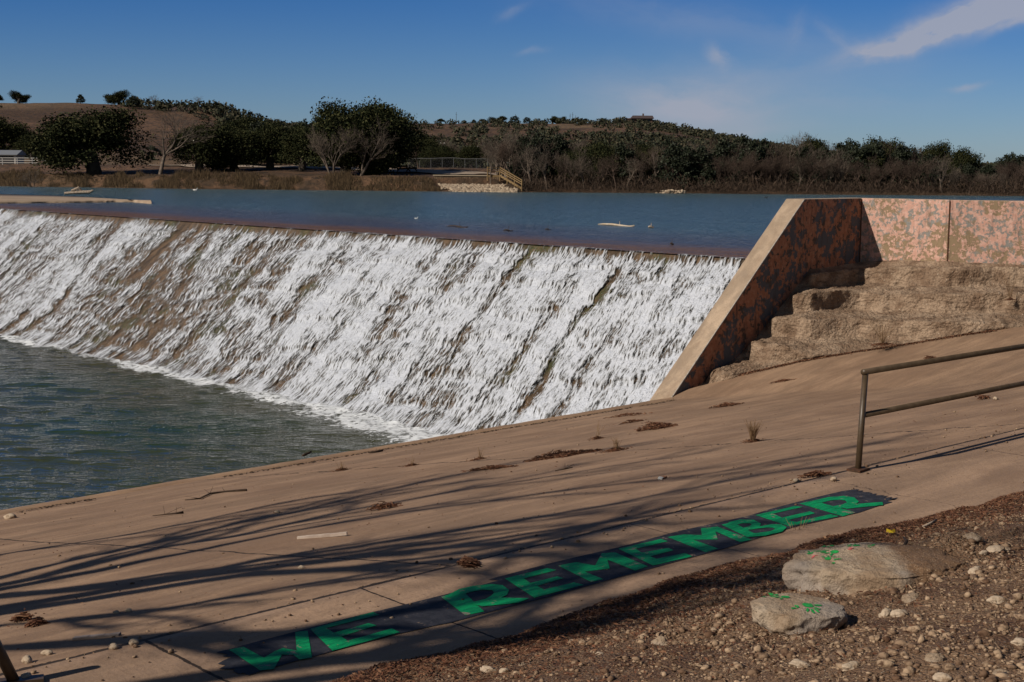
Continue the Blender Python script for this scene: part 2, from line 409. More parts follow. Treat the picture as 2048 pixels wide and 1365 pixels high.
def shore_k(u):     # forward depth of the far shoreline as a function of lateral/forward ratio
    return np.interp(u, [-.9, -.36, -.22, -.11, 0, .1, .17, .36, .9], [150, 143, 136, 135, 134, 136, 135, 137, 150])

# ------------------------------------------------------------------ ground, path, apron
def build_ground():
    # river bed and far ground to the horizon
    xs = np.linspace(-400, 3000, 30); ys = np.linspace(-800, 3000, 30); X, Y = np.meshgrid(xs, ys, indexing='ij')
    tag(link('ground', grid('ground', X, Y, X*0-1.2-0.0*X), m_dirt), kind='structure')
    xs = np.concatenate([np.linspace(1.2, 40, 230), np.linspace(41, 60, 10)]); v = np.linspace(0, 1, 90)
    X = np.repeat(xs[:, None], 90, 1); Y = JOINT_Y+(edgeY(X)-JOINT_Y)*v[None]
    Z = slab_z(X, Y)+(fbm(X*.6, Y*.9, seed=3)-.5)*.05*(1-np.abs(2*v[None]-1)**6)+(fbm(X*3, Y*3, seed=4, o=2)-.5)*.012
    # skirt: lip and vertical river side
    Ye = Y[:, -1:]; Ze = Z[:, -1:]
    jag = (fbm(X[:, -1:]*3, 0, seed=6)-.5)*.04
    X = np.concatenate([X, X[:, -1:], X[:, -1:], X[:, -1:]], 1)
    Y = np.concatenate([Y, Ye+.06+jag*.5, Ye+.10+jag, Ye+.25], 1)
    Z = np.concatenate([Z, Ze-.03, Ze-.25, Ze*0-.8], 1)
    tag(link('concrete_apron', grid('apron', X, Y, Z, flip=False), m_slab), kind='structure')
    # raised edging along the river side of the apron
    ex = np.linspace(1.2, 25.4, 200); V = []; 
    for i, x in enumerate(ex):
        y = edgeY(x); z = edgeZ(x); j = (float(fbm(x*2.2, 3, seed=8))-.5)
        w = .55+.15*j
        V += [(x, y-w, z-.01), (x, y-w+.02, z+.05+.01*j), (x, y+.0, z+.03+.02*j), (x, y+.14+.03*j, z-.02), (x, y+.18+.03*j, z-.6)]
    nf = grid_faces(200, 5)
    tag(link('apron_edging', mesh_np('edging', V, nf), material('edging concrete', concrete_fn([], tone=(.34, .215, .13)))), kind='structure')
    # path
    xs = np.linspace(1.2, 60, 300); ys = np.concatenate([[4.2], np.linspace(5.5, JOINT_Y-.015, 26)]); X, Y = np.meshgrid(xs, ys, indexing='ij')
    Z = PATH_Z+(fbm(X*.7, Y*.7, seed=13)-.5)*.003
    Z[:, :] -= .003
    X = np.concatenate([X, X[:, -1:]], 1); Y = np.concatenate([Y, Y[:, -1:]+.003], 1); Z = np.concatenate([Z, Z[:, -1:]-.2], 1)
    tag(link('path', grid('path', X, Y, Z), m_path), kind='structure')
    # dirt bank
    xs = np.concatenate([np.linspace(-25, 1, 60)[:-1], np.linspace(1, 20, 420), np.linspace(20, 60, 60)[1:]]); ys = np.concatenate([np.linspace(-30, -1, 30)[:-1], np.linspace(-1, 9.2, 240)])
    X, Y = np.meshgrid(xs, ys, indexing='ij'); Z = dirt_z(X, Y)
    Z = np.where(Y < -1, np.minimum(Z, 6.0), Z); Z = np.minimum(Z, 5.35)
    tag(link('dirt_bank', grid('dirt', X, Y, Z), m_dirt), kind='structure')
    # bank downstream of the apron, where the tree that shades it stands
    xs = np.linspace(-60, 1.25, 60); ys = np.linspace(-30, 24, 60); X, Y = np.meshgrid(xs, ys, indexing='ij')
    Z = np.interp(Y, [-30, 0, 6, 9, 22, 24], [5.6, 5.3, 3.85, 3.75, 1.4, -1])+(fbm(X*.5, Y*.5, seed=14)-.5)*.2
    tag(link('river_bank', grid('bank', X, Y, Z), m_dirt), kind='structure')
build_ground()

# ------------------------------------------------------------------ lettering painted on the path
def build_lettering():
    c3 = lambda x, y: (400+x/3.4133, 1050+y/3.4133)
    c2 = lambda x, y: (900+x/3.288, 950+y/3.288)
    c1 = lambda x, y: (1450+x/3.289, 950+y/3.289)
    rnd = random.Random(4)
    def poly(fn, pts): return [fn(*p) for p in pts]
    top = poly(c3, [(300, 822), (760, 702), (1100, 615), (1400, 545), (1700, 470), (2040, 380)])+poly(c2, [(250, 690), (700, 572), (1100, 480), (1500, 372), (1973, 268)])+poly(c1, [(300, 225), (600, 148), (770, 108)])
    bot = poly(c1, [(880, 250), (450, 345), (0, 485)])+poly(c2, [(1500, 568), (1000, 705), (700, 790), (200, 920), (0, 975)])+poly(c3, [(1600, 690), (1360, 745), (880, 872), (640, 935), (410, 1003)])
    right = [c1(860, 95)]
    for i in range(9):
        x = 862+i*30; right += [c1(x+14+rnd.uniform(0, 26), 100+i*6.5+rnd.uniform(-3, 3)), c1(x+rnd.uniform(-4, 10), 106+i*7.5)]
    right += [c1(1130, 160), c1(1060, 172), c1(1100, 180), c1(990, 212)]
    left = poly(c3, [(330, 1030), (300, 1012), (265, 1020), (225, 1000), (240, 985), (130, 985), (175, 960), (120, 950), (165, 925), (215, 905), (150, 900), (190, 885), (110, 872), (200, 850)])
    P = top+right+bot+left
    def lay(pts, z):
        return [tuple(at_z(x, y, PATH_Z)[:2])+(z,) for x, y in pts]
    def face_obj(name, polys, z, mat, parent=None):
        bm = bmesh.new()
        for p in polys:
            vs = [bm.verts.new(q) for q in lay(p, z)]
            bm.faces.new(vs)
        bmesh.ops.triangulate(bm, faces=bm.faces[:])
        bmesh.ops.remove_doubles(bm, verts=bm.verts, dist=.0005)
        for f in bm.faces:
            f.normal_update()
            if f.normal.z < 0: f.normal_flip()
        me = bpy.data.meshes.new(name); bm.to_mesh(me); bm.free()
        return link(name, me, mat, parent)
    root = face_obj('painted_band', [P], PATH_Z+.002, m_black)
    tag(root, 'black painted band on the concrete path reading WE REMEMBER in green capitals', 'lettering')
    def strip(a, b): return [[a[i], a[i+1], b[i+1], b[i]] for i in range(len(a)-1)]
    Wp = [poly(c3, [(200, 857), (298, 837), (437, 912), (410, 998)]), poly(c3, [(437, 912), (510, 868), (560, 890), (505, 990), (410, 998)]), poly(c3, [(510, 868), (565, 846), (660, 862), (680, 925), (640, 893), (560, 890)]), poly(c3, [(650, 737), (735, 728), (765, 912), (680, 925), (660, 862)])]
    E1 = [poly(c3, [(752, 715), (862, 708), (915, 742), (965, 768), (1010, 796), (905, 865)]), poly(c3, [(752, 715), (1180, 600), (1225, 618), (862, 708)]), poly(c3, [(915, 742), (1150, 676), (1205, 690), (965, 768)]), poly(c3, [(1010, 796), (1310, 712), (1365, 738), (905, 865)])]
    Ro = [c3(1690, 483)]+poly(c2, [(60, 755), (150, 735), (270, 722), (345, 730), (388, 762), (375, 795), (300, 830), (170, 866)])
    Ri = poly(c2, [(62, 802), (90, 790), (140, 774), (210, 760), (275, 762), (292, 780), (272, 800), (235, 822), (140, 846)])
    R1 = [poly(c3, [(1645, 495), (1790, 452), (1940, 595), (1812, 622)])]+strip(Ro, Ri)+[poly(c2, [(150, 850), (270, 812), (520, 818), (450, 848), (210, 872)])]
    def E(fn, q): return [poly(fn, [q[0], q[3], q[4], q[7], q[8], q[11]]), poly(fn, [q[0], q[1], q[2], q[3]]), poly(fn, [q[4], q[5], q[6], q[7]]), poly(fn, [q[8], q[9], q[10], q[11]])]
    E2 = E(c2, [(360, 685), (640, 617), (700, 630), (485, 685), (530, 715), (705, 672), (748, 683), (572, 735), (620, 758), (815, 712), (880, 728), (555, 812)])
    def Mm(fn, q): return [poly(fn, [q[0], q[1], q[9], q[10], q[11]]), poly(fn, [q[1], q[2], q[8], q[9]]), poly(fn, [q[2], q[3], q[4], q[7], q[8]]), poly(fn, [q[4], q[5], q[6], q[7]])]
    M1 = Mm(c2, [(710, 600), (830, 578), (955, 600), (998, 520), (1085, 514), (1300, 606), (1218, 634), (1035, 562), (1050, 620), (885, 640), (1010, 690), (928, 708)])
    E3 = E(c2, [(1108, 490), (1385, 425), (1432, 440), (1222, 490), (1262, 516), (1438, 484), (1468, 500), (1318, 540), (1360, 556), (1545, 518), (1595, 540), (1335, 600)])
    M2 = Mm(c2, [(1430, 412), (1535, 395), (1655, 400), (1650, 355), (1760, 345), (1985, 430), (1905, 446), (1745, 375), (1760, 428), (1600, 430), (1762, 488), (1680, 512)])
    Bst = [c2(1785, 331), c2(1858, 314), c1(215, 400), c1(150, 415)]
    B = [Bst]+strip(poly(c1, [(20, 315), (95, 298), (190, 300), (236, 324), (228, 345), (150, 368)]), poly(c1, [(50, 338), (110, 322), (165, 322), (176, 334), (150, 346), (95, 358)]))
    B += strip(poly(c1, [(160, 366), (230, 344), (300, 330), (370, 330), (406, 350), (375, 380), (265, 406), (150, 416)]), poly(c1, [(130, 372), (200, 360), (270, 352), (310, 352), (332, 362), (300, 376), (215, 388), (165, 392)]))
    E4 = E(c1, [(200, 268), (458, 208), (512, 214), (318, 258), (375, 285), (560, 243), (592, 256), (412, 302), (470, 314), (690, 262), (748, 276), (425, 342)])
    R2 = [poly(c1, [(490, 192), (580, 172), (858, 250), (775, 276)])]+strip(poly(c1, [(560, 177), (680, 150), (780, 142), (850, 152), (880, 180), (850, 205), (735, 228)]), poly(c1, [(625, 190), (690, 172), (750, 167), (790, 172), (802, 186), (770, 200), (690, 214)]))+[poly(c1, [(735, 212), (860, 196), (1035, 183), (1040, 203), (800, 228)])]
    for L in (Wp, E1, R1, E2, M1, E3, M2, B, E4, R2):
        o = None
        for i, p in enumerate(L): pass
        # polygons of one letter are nudged by half a millimetre so that none share a plane
        bm = bmesh.new()
        for i, p in enumerate(L):
            vs = [bm.verts.new(q) for q in lay(p, PATH_Z+.0045+.0004*i)]
            try: bm.faces.new(vs)
            except Exception: pass
        bmesh.ops.triangulate(bm, faces=bm.faces[:])
        for f in bm.faces:
            f.normal_update()
            if f.normal.z < 0: f.normal_flip()
        me = bpy.data.meshes.new('letter'); bm.to_mesh(me); bm.free()
        link('letter', me, m_green, root)
build_lettering()

# ------------------------------------------------------------------ abutment wall
TOPZ = 7-.766
def build_wall():
    # plan of the camera-side face (lateral, depth): foot, top of slope, corner, joint, right
    def A_k(px): u = (px-1024)/F; return 28.63/(.966-u)
    a0 = plan(*( (A_k(1345)*(1345-1024)/F), A_k(1345))); a1 = plan(A_k(1603)*(1603-1024)/F, A_k(1603)); a2 = plan(9.66, 39.63)
    b2 = plan(11.67, 38.2); c2_ = plan(13.54, 37.6); c3_ = plan(22, 35.2)
    th = .56
    dA = (a1-a0)/np.linalg.norm(a1-a0); nA = np.array([-dA[1], dA[0]])      # towards the lake
    wall = thing('abutment_wall', 'concrete abutment wall with peeling pink paint and a sloping pale coping beside the waterfall', 'wall', (a1[0], a1[1], 0))
    off = Vector((a1[0], a1[1], 0))
    def prism(outline, z0s, z1s, name, mats, part_label=None):
        """outline: face-side points p[i], back-side points q[i]"""
        p, q = outline; n = len(p); V = []; Fc = []; mi = []
        for i in range(n):
            V += [(*p[i], z0s[i]), (*p[i], z1s[i]), (*q[i], z1s[i]), (*q[i], z0s[i])]
        for i in range(n-1):
            a, b = i*4, i*4+4
            Fc += [(a, b, b+1, a+1), (a+1, b+1, b+2, a+2), (a+2, b+2, b+3, a+3), (a+3, b+3, b, a)]; mi += [0, 1, 1, 0]
        Fc += [(0, 1, 2, 3), ((n-1)*4+3, (n-1)*4+2, (n-1)*4+1, (n-1)*4)]; mi += [1, 1]
        V = [Vector(v)-off for v in V]
        me = bpy.data.meshes.new(name); me.from_pydata(V, [], Fc); 
        for m in mats: me.materials.append(m)
        me.polygons.foreach_set('material_index', mi); me.update()
        o = link(name, me, None, wall)
        bv = o.modifiers.new('bevel', 'BEVEL'); bv.width = .018; bv.segments = 2; bv.limit_method = 'ANGLE'; bv.angle_limit = rad(20)
        return o
    # foot prolonged a little below the apron so that it is bedded in it
    zf = 1.5+.02; slope = (TOPZ-zf)/np.linalg.norm(a1-a0)
    am = a0-dA*.35
    def back(p): return p+nA*th
    o = prism(([am, a1], [back(am), back(a1)]), [-.5, -.5], [zf-.35*slope, TOPZ], 'sloping_panel', [m_stain_shade, m_wallc]); o['label'] = 'sloping wing of the wall, in shade, with a pale coping'
    bis = a2+np.array([.0, 0])
    dB = (b2-a2)/np.linalg.norm(b2-a2); nB = np.array([-dB[1], dB[0]]); dC = (c2_-b2)/np.linalg.norm(c2_-b2); nC = np.array([-dC[1], dC[0]])
    m1 = nA+nB; m1 = a2+m1/np.dot(m1, nA)*th; m2 = nB+nC; m2 = b2+m2/np.dot(m2, nB)*th
    prism(([a1+dA*.002, a2], [back(a1)+dA*.002, m1]), [-.5, 2], [TOPZ, TOPZ], 'shaded_panel', [m_stain_shade, m_wallc])
    o = prism(([a2+dB*.012, b2-dB*.004], [m1, m2]), [2, 2], [TOPZ, TOPZ], 'middle_panel', [m_peel, m_wallc])
    o = prism(([b2+dC*.012, c3_], [m2, c3_+nC*th]), [2, 2], [TOPZ-.003, TOPZ-.003], 'sunlit_panel', [m_peel, m_wallc]); o['label'] = 'wall panel in full sun at the right'
    # thin recessed joint fillers and a form line
    mb = MB(); 
    for p in (a2+dB*.006, b2+dC*.004):
        mb.box((p[0]-off.x, p[1]-off.y, 4.9), (.03, .03, 2.6), HEAD)
    mb.build('joint_strip', m_rust, wall)
    mb = MB(); q = MB()
    # pale weld-like drip edge along the sloping coping
    e0 = Vector((*a0, zf))-off; e1 = Vector((*a1, TOPZ))-off; nv = Vector((-nA[0], -nA[1], 0))
    mb.bar(e0+nv*.004+Vector((0, 0, -.012)), e1+nv*.004+Vector((0, 0, -.012)), .022, .03); mb.build('coping_edge', material('grey mortar', speckled((.4, .37, .33), (.28, .25, .22), 10, .003)), wall)
    return a0, a1, a2, b2, c2_, c3_, A_k
a0, a1, a2, b2, c2_, c3_, A_k = build_wall()

# ------------------------------------------------------------------ rock terrace between wall and apron
def build_rock():
    U = np.array([1345, 1440, 1500, 1560, 1620, 1717, 1790, 1893, 2048, 2300, 2700.])
    By = np.array([800, 764, 743, 732, 722, 705, 693, 675, 654, 624, 590.]); Bk = np.array([33.3, 33.9, 34.1, 34.2, 34.2, 34.2, 34.2, 34.0, 33.8, 33.4, 33.0])
    Ty = np.array([799, 745, 690, 612, 533, 521, 517, 519, 528, 545, 570.])
    def wk(px):
        if px <= 1717: return A_k(px)+.12
        u = (px-1024)/F; pts = [(9.66, 39.63), (11.67, 38.2), (13.54, 37.6), (22, 35.2)]
        for (l0, k0), (l1, k1) in zip(pts, pts[1:]):
            # intersect ray lat=u*k with segment
            s = (u*k0-l0)/((l1-l0)-u*(k1-k0))
            if s <= 1 or (l1, k1) == pts[-1]: return k0+s*(k1-k0)+.12
    Tk = np.array([wk(x) for x in U])
    nu, nv = 460, 200
    us = np.linspace(1345, 2650, nu); v = np.linspace(0, 1, nv)
    by, bk, ty, tk = [np.interp(us, U, a) for a in (By, Bk, Ty, Tk)]
    B = np.array([at_k(x, y, k) for x, y, k in zip(us, by, bk)]); T = np.array([at_k(x, y, k) for x, y, k in zip(us, ty, tk)])
    B = B-np.array([0, 0, .06])
    vv = v[None, :, None]; P = B[:, None]*(1-vv)+T[:, None]*vv
    d = np.linalg.norm(T-B, axis=1)[:, None]            # slope length
    # ledges: steep risers and flat treads
    X, Y = P[..., 0], P[..., 1]
    rise = (T[:, 2]-B[:, 2])[:, None]
    lat = (us[:, None]-1345)/100
    ph = (P[..., 2]-1.35)/.56+(fbm(lat*.25+v[None]*0, 0*lat+1.5, seed=21)-.5)*.9+(fbm(lat*1.1, v[None]*2, seed=26)-.5)*.38-.035*lat
    fr = ph-np.floor(ph)
    stair = (np.floor(ph)+sst(fr, .0, .22)*.82+.18*fr); base = ph
    fade = sst(v[None], .02, .12)*(1-sst(v[None], .78, .97))
    Z = P[..., 2]+(stair-base-.25)*.56*fade*(.85+.3*fbm(lat*.8, v[None]*2, seed=28))
    rough = sst(v[None], 0, .06)*(1-.75*sst(v[None], .80, .92))
    n1 = fbm(X*2.3, Y*2.3, Z*2.3, o=6, seed=22, g=.6)-.5; n2 = fbm(X*11, Y*11, Z*11, o=4, seed=23, g=.65)-.5
    Z = Z+n1*.13*rough+n2*.12*rough
    sx = fbm(X*3, Y*3, Z*3, o=4, seed=24)-.5
    ov = .22*np.exp(-((fr-.26)/.14)**2)*(.3+1.3*fbm(X*1.3, Y*1.3, seed=27))*rough*(1-sst(v[None], .75, .95)); back = -Fh; X = X+back[0]*ov; Y = Y+back[1]*ov; X = X+back[0]*sx*.18*rough; Y = Y+back[1]*sx*.18*rough
    o = link('rock_ledges', grid('rock', X, Y, Z), m_rock); tag(o, kind='structure')
    return o
rock_o = build_rock()

# ------------------------------------------------------------------ dam and falling water
def face_uv(px, py):      # point on the dam's face -> (Y, t) with t 0 at the crest, 1 at the toe
    d = ray(px, py); e = EYE
    # plane through (CREST, z) and (TOE, 0)
    n = np.array([-(CREST_Z), 0, (30.0-TOE_X)]); p0 = np.array([30.0, 0, CREST_Z])
    k = np.dot(p0-e, n)/np.dot(d, n); P = e+d*k
    return P[1], (30.0-P[0])/(30.0-TOE_X)
GAPS = [([(375, 442), (340, 475), (300, 520), (270, 555)], .75, 1.0), ([(240, 437), (215, 470), (180, 520), (150, 560), (110, 620), (40, 668)], .42, .8),
        ([(420, 460), (395, 510), (375, 550)], .5, .6), ([(330, 545), (300, 590), (270, 640), (220, 690)], 1.5, .60), ([(250, 520), (190, 590), (130, 660)], .4, .65), ([(380, 560), (330, 620), (280, 690), (240, 715)], 1.1, .5),
        ([(1238, 545), (1210, 590), (1170, 635), (1130, 680), (1105, 730), (1080, 790), (1050, 820)], .30, 1.0), ([(1250, 540), (1232, 560), (1215, 580)], .35, .6),
        ([(950, 535), (930, 560), (905, 575)], .35, .8), ([(1110, 620), (1080, 670), (1040, 720), (1020, 760)], .35, .5), ([(700, 490), (680, 530), (660, 550)], .4, .5), ([(1058, 510), (1035, 535)], .3, .5),
        ([(560, 540), (520, 600), (490, 660), (450, 700)], .6, .35), ([(620, 560), (590, 610), (570, 640)], .5, .35), ([(800, 600), (760, 680), (720, 720)], .9, .3), ([(480, 650), (430, 720), (380, 750)], .9, .45), ([(560, 700), (520, 745), (480, 770)], .8, .45),
        ([(620, 690), (580, 740), (540, 785)], .6, .45), ([(70, 470), (0, 560)], .25, .6), ([(880, 700), (850, 760), (800, 800)], .6, .25), ([(740, 820), (700, 830)], .6, .55)]
GAPS_UV = [([face_uv(*p) for p in g], w, a) for g, w, a in GAPS]
def dam_surface(Y, t, fine=1.0):
    """stepped worn concrete face: returns offset normal to the slope"""
    s = t*7.3
    wob = (fbm(Y*.35, s*.5, seed=31)-.5)*2.4+(fbm(Y*1.7, s*.4, seed=33)-.5)*.25
    ph = s*.85+wob; fr = ph-np.floor(ph)
    step = np.where(fr < .72, fr/.72*.5, (1-fr)/.28*.5)-.25
    o = step*.15*sst(t, .02, .1)*(1-sst(t, .93, 1))
    o = o+(fbm(Y*.8, s*.5, seed=34, o=3)-.5)*.16*sst(t, .03, .2)
    o = o+(fbm(Y*4, s*1.6, seed=35, o=4, g=.6)-.5)*.08*fine*sst(t, 0, .03)
    return o
def face_xyz(Y, t, o):
    cx = CREST(Y); n = np.array([-CREST_Z, 0, (30.0-TOE_X)]); n = n/np.linalg.norm(n); n = n*np.array([1, 1, 1])
    run = cx-TOE_X
    # eased crest and a flared toe
    r = t+.0; zt = CREST_Z*(1-t)
    zt = zt-.20*sst(t, 0, .05)*(1-sst(t, .05, .25))*.5
    X = cx-run*r-.6*sst(t, .88, 1.05)*(t-.88)*4; Z = zt
    n = np.array([-math.sin(rad(39.7)), 0, math.cos(rad(39.7))])
    return X+n[0]*o, Y, Z+n[2]*o
def build_dam():
    # sampling: constant angular step along the dam
    a = np.linspace(math.atan2(22.4, 29.5), math.atan2(115, 29.5), 1500)
    Ys = 29.5*np.tan(a)
    # dam body
    Y, t = np.meshgrid(Ys[::3], np.linspace(0, 1.12, 190), indexing='ij')
    X, Y2, Z = face_xyz(Y, t, dam_surface(Y, t))
    # crest top upstream
    ext = 6; Xc = np.stack([CREST(Y[:, 0])+6-i*1.0 for i in range(ext)], 1)
    Xa = np.concatenate([Xc, X], 1); Ya = np.concatenate([np.repeat(Y[:, :1], ext, 1), Y2], 1); Za = np.concatenate([np.full_like(Xc, CREST_Z-.01), Z-.02], 1)
    Xa = np.concatenate([Xa[:, :1], Xa], 1); Ya = np.concatenate([Ya[:, :1], Ya], 1); Za = np.concatenate([np.full_like(Xa[:, :1], 0), Za], 1)
    def damfn(tn, b):
        v = tn.coord(); n = tn.noise(tn.mapping(v, scale=(1, 2.5, 1)), 1.2, 7, .65); g = tn.noise(v, .5, 4, .6); f = tn.noise(v, 16, 6, .7)
        c = tn.mix(tn.sstep(n, .35, .65), (.055, .036, .020, 1), (.17, .108, .062, 1))
        c = tn.mix(tn.math('MULTIPLY', tn.sstep(g, .53, .62), tn.sstep(f, .4, .6)), c, (.055, .075, .022, 1))
        c = tn.mix(tn.math('MULTIPLY', tn.sstep(f, .5, .7), .7), c, (.05, .035, .02, 1))
        tn.put(b.inputs['Base Color'], c); b.inputs['Roughness'].default_value = .45
        tn.put(b.inputs['Normal'], tn.bump(f, .06, 1))
    dam = link('dam', grid('dam', Xa, Ya, Za), material('wet mossy concrete', damfn))
    tag(dam, 'sloping stepped concrete dam face, brown and mossy, under the white falling water', 'dam')
    # water sheet
    Y, t = np.meshgrid(Ys, np.concatenate([np.linspace(-.05, 0, 5)[:-1], np.linspace(0, 1.06, 420)]), indexing='ij')
    s = t*7.3
    yy = Y+ (fbm(Y*.5, s*.5, seed=40)-.5)*.5
    big = fbm(yy*.55, s*.10, seed=41, o=3); mid = fbm(yy*2.2, s*.28, seed=42, o=4, g=.6); fine = fbm(yy*9, s*1.5, seed=43, o=3, g=.6)
    cov = .77+.06*(1-sst(Y, 38, 46))+(big-.5)*1.1+(mid-.5)*1.7+(fine-.5)*.45
    cov = cov+.12*sst(Y, 58, 66)*1.0 - .22*sst(Y, 40, 44)*(1-sst(Y, 54, 60)) +.10*(1-sst(Y, 28, 38))
    lo = fbm(yy*.9, s*.8, seed=44, o=3); cov = cov+(lo-.5)*.5
    wob = (fbm(Y*.35, s*.5, seed=31)-.5)*2.4+(fbm(Y*1.7, s*.4, seed=33)-.5)*.25; lp = s*.85+wob; lp = lp-np.floor(lp)
    ledge = np.exp(-((lp-.12)/.12)**2)+np.exp(-((lp-1.12)/.12)**2); lip = np.exp(-((lp-.80)/.09)**2)
    cov = cov+(.24*ledge-.20*lip)*sst(t, .06, .15)*(.5+1.0*vnoise(Y*.4, s*.3, 0, 48))
    gap = np.zeros_like(Y)
    for pts, w, amp in GAPS_UV:
        for (y0, t0), (y1, t1) in zip(pts, pts[1:]):
            if t1 < t0: y0, t0, y1, t1 = y1, t1, y0, t0
            yc = y0+(y1-y0)*np.clip((t-t0)/max(t1-t0, 1e-3), 0, 1)
            dt = np.maximum(0, np.maximum(t0-t, t-t1))*7.3
            wd = w*(.55+.9*mid)*.62
            gap = np.maximum(gap, amp*np.exp(-((Y-yc)/wd)**2-(dt/.35)**2))
    cov = cov-gap*1.1
    crestbrown = (1-sst(t, .005, .05+.09*(mid-.4)))     # clear brown water before it breaks
    cov = cov-crestbrown*.9
    o = dam_surface(Y, t, .25)
    lump = (fbm(yy*3.2, s*1.4, seed=45, o=5, g=.65)-.5)
    thick = .05+.05*np.clip(cov-.25, -.4, .9)+lump*.03*sst(t, .02, .12)+(fbm(yy*11, s*1.6, seed=47, o=4, g=.7)-.5)*.022*sst(t, .02, .08)
    X, Y2, Z = face_xyz(Y, t, o+np.where(t < .012, .03+0*thick, thick*sst(t, .0, .05)+.03*(1-sst(t, 0, .05))))
    Z = np.where(t < 0, LAKE_Z+.004, Z); X = np.where(t < 0, CREST(Y)+(-t)*6, X)
    me = grid('falls', X, Y2, Z)
    fattr(me, 'cov', cov); fattr(me, 'along', Y); fattr(me, 'down', s)
    def ffn(tn, b):
        m = b.id_data
        v = tn.coord(); cv = tn.attr('cov')
        cb = tn.new('ShaderNodeCombineXYZ'); dn = tn.attr('down'); tn.put(cb.inputs[0], tn.math('MULTIPLY_ADD', dn, .22, tn.attr('along'))); tn.put(cb.inputs[1], dn); fl = cb.outputs[0]
        jit = tn.vmath('SCALE', tn.vmath('SUBTRACT', tn.noise(fl, 3, 4, .6, 0, True), (.5, .5, .5))); jit.node.inputs['Scale'].default_value = .10
        flj = tn.vmath('ADD', fl, jit)
        wide = tn.noise(tn.mapping(flj, scale=(2.2, .22, 1)), 1, 4, .6)
        n = tn.noise(tn.mapping(flj, scale=(12, 2.2, 1)), 1, 8, .66)
        vo = tn.voro(tn.mapping(flj, scale=(17, 5, 1)), 1); n2 = tn.math('ADD', tn.math('MULTIPLY', vo, .7), tn.math('MULTIPLY', tn.noise(tn.mapping(flj, scale=(30, 10, 1)), 1, 4, .8), .5))
        a = tn.math('ADD', tn.math('ADD', tn.math('MULTIPLY_ADD', cv, .85, -.16), tn.math('MULTIPLY', tn.math('SUBTRACT', n, .5), 3.6)), tn.math('MULTIPLY', tn.math('SUBTRACT', n2, .58), 1.8))
        a = tn.math('ADD', a, tn.math('MULTIPLY', tn.math('SUBTRACT', wide, .5), 1.6))
        alpha = tn.sstep(a, -.08, .66)
        c = tn.mix(tn.sstep(a, .15, 1.1), (.28, .285, .29, 1), (.54, .56, .61, 1))
        tn.put(b.inputs['Base Color'], c); b.inputs['Roughness'].default_value = .6; b.inputs['Specular IOR Level'].default_value = .2
        tn.put(b.inputs['Normal'], tn.bump(tn.math('ADD', n, tn.math('MULTIPLY', n2, .7)), .012, 1))
        tn.put(b.inputs['Alpha'], alpha)
    g = np.random.default_rng(3); vx, vy, vz, vc = [a_[:, 20:].ravel() for a_ in (X, Y2, Z, cov)]
    area = (np.gradient(Ys)[:, None]+0*X)[:, 20:].ravel(); pr = np.clip(vc-.25, 0, 1.2)*area*(vy < 80); pr /= pr.sum(); N = 320000
    ix = g.choice(len(vx), N, p=pr); nn = np.array([-.64, 0, .77])
    C = np.stack([vx[ix], vy[ix], vz[ix]], 1)+g.normal(0, .03, (N, 3))+nn*(g.random((N, 1))**2*(.10+.22*np.clip((.9-vz[ix])/.9, 0, 1))[:, None]+.01)
    a_ = g.normal(size=(N, 3)); a_ /= np.linalg.norm(a_, axis=1)[:, None]; a_ += np.array([-.5, 0, -.7]); b_ = np.cross(a_, g.normal(size=(N, 3))); b_ /= np.linalg.norm(b_, axis=1)[:, None]
    sz = g.uniform(.004, .015, (N, 1)); V = np.stack([C-a_*sz, C-b_*sz*.5, C+a_*sz, C+b_*sz*.5], 1).reshape(-1, 3)
    tag(link('spray', mesh_np('spray', V, np.arange(4*N).reshape(-1, 4)), material('spray droplets', None, (.62, .65, .71), .6, 0, .2)), kind='stuff')
    w = link('falling_water', me, material('white water', ffn)); tag(w, kind='structure')
build_dam()

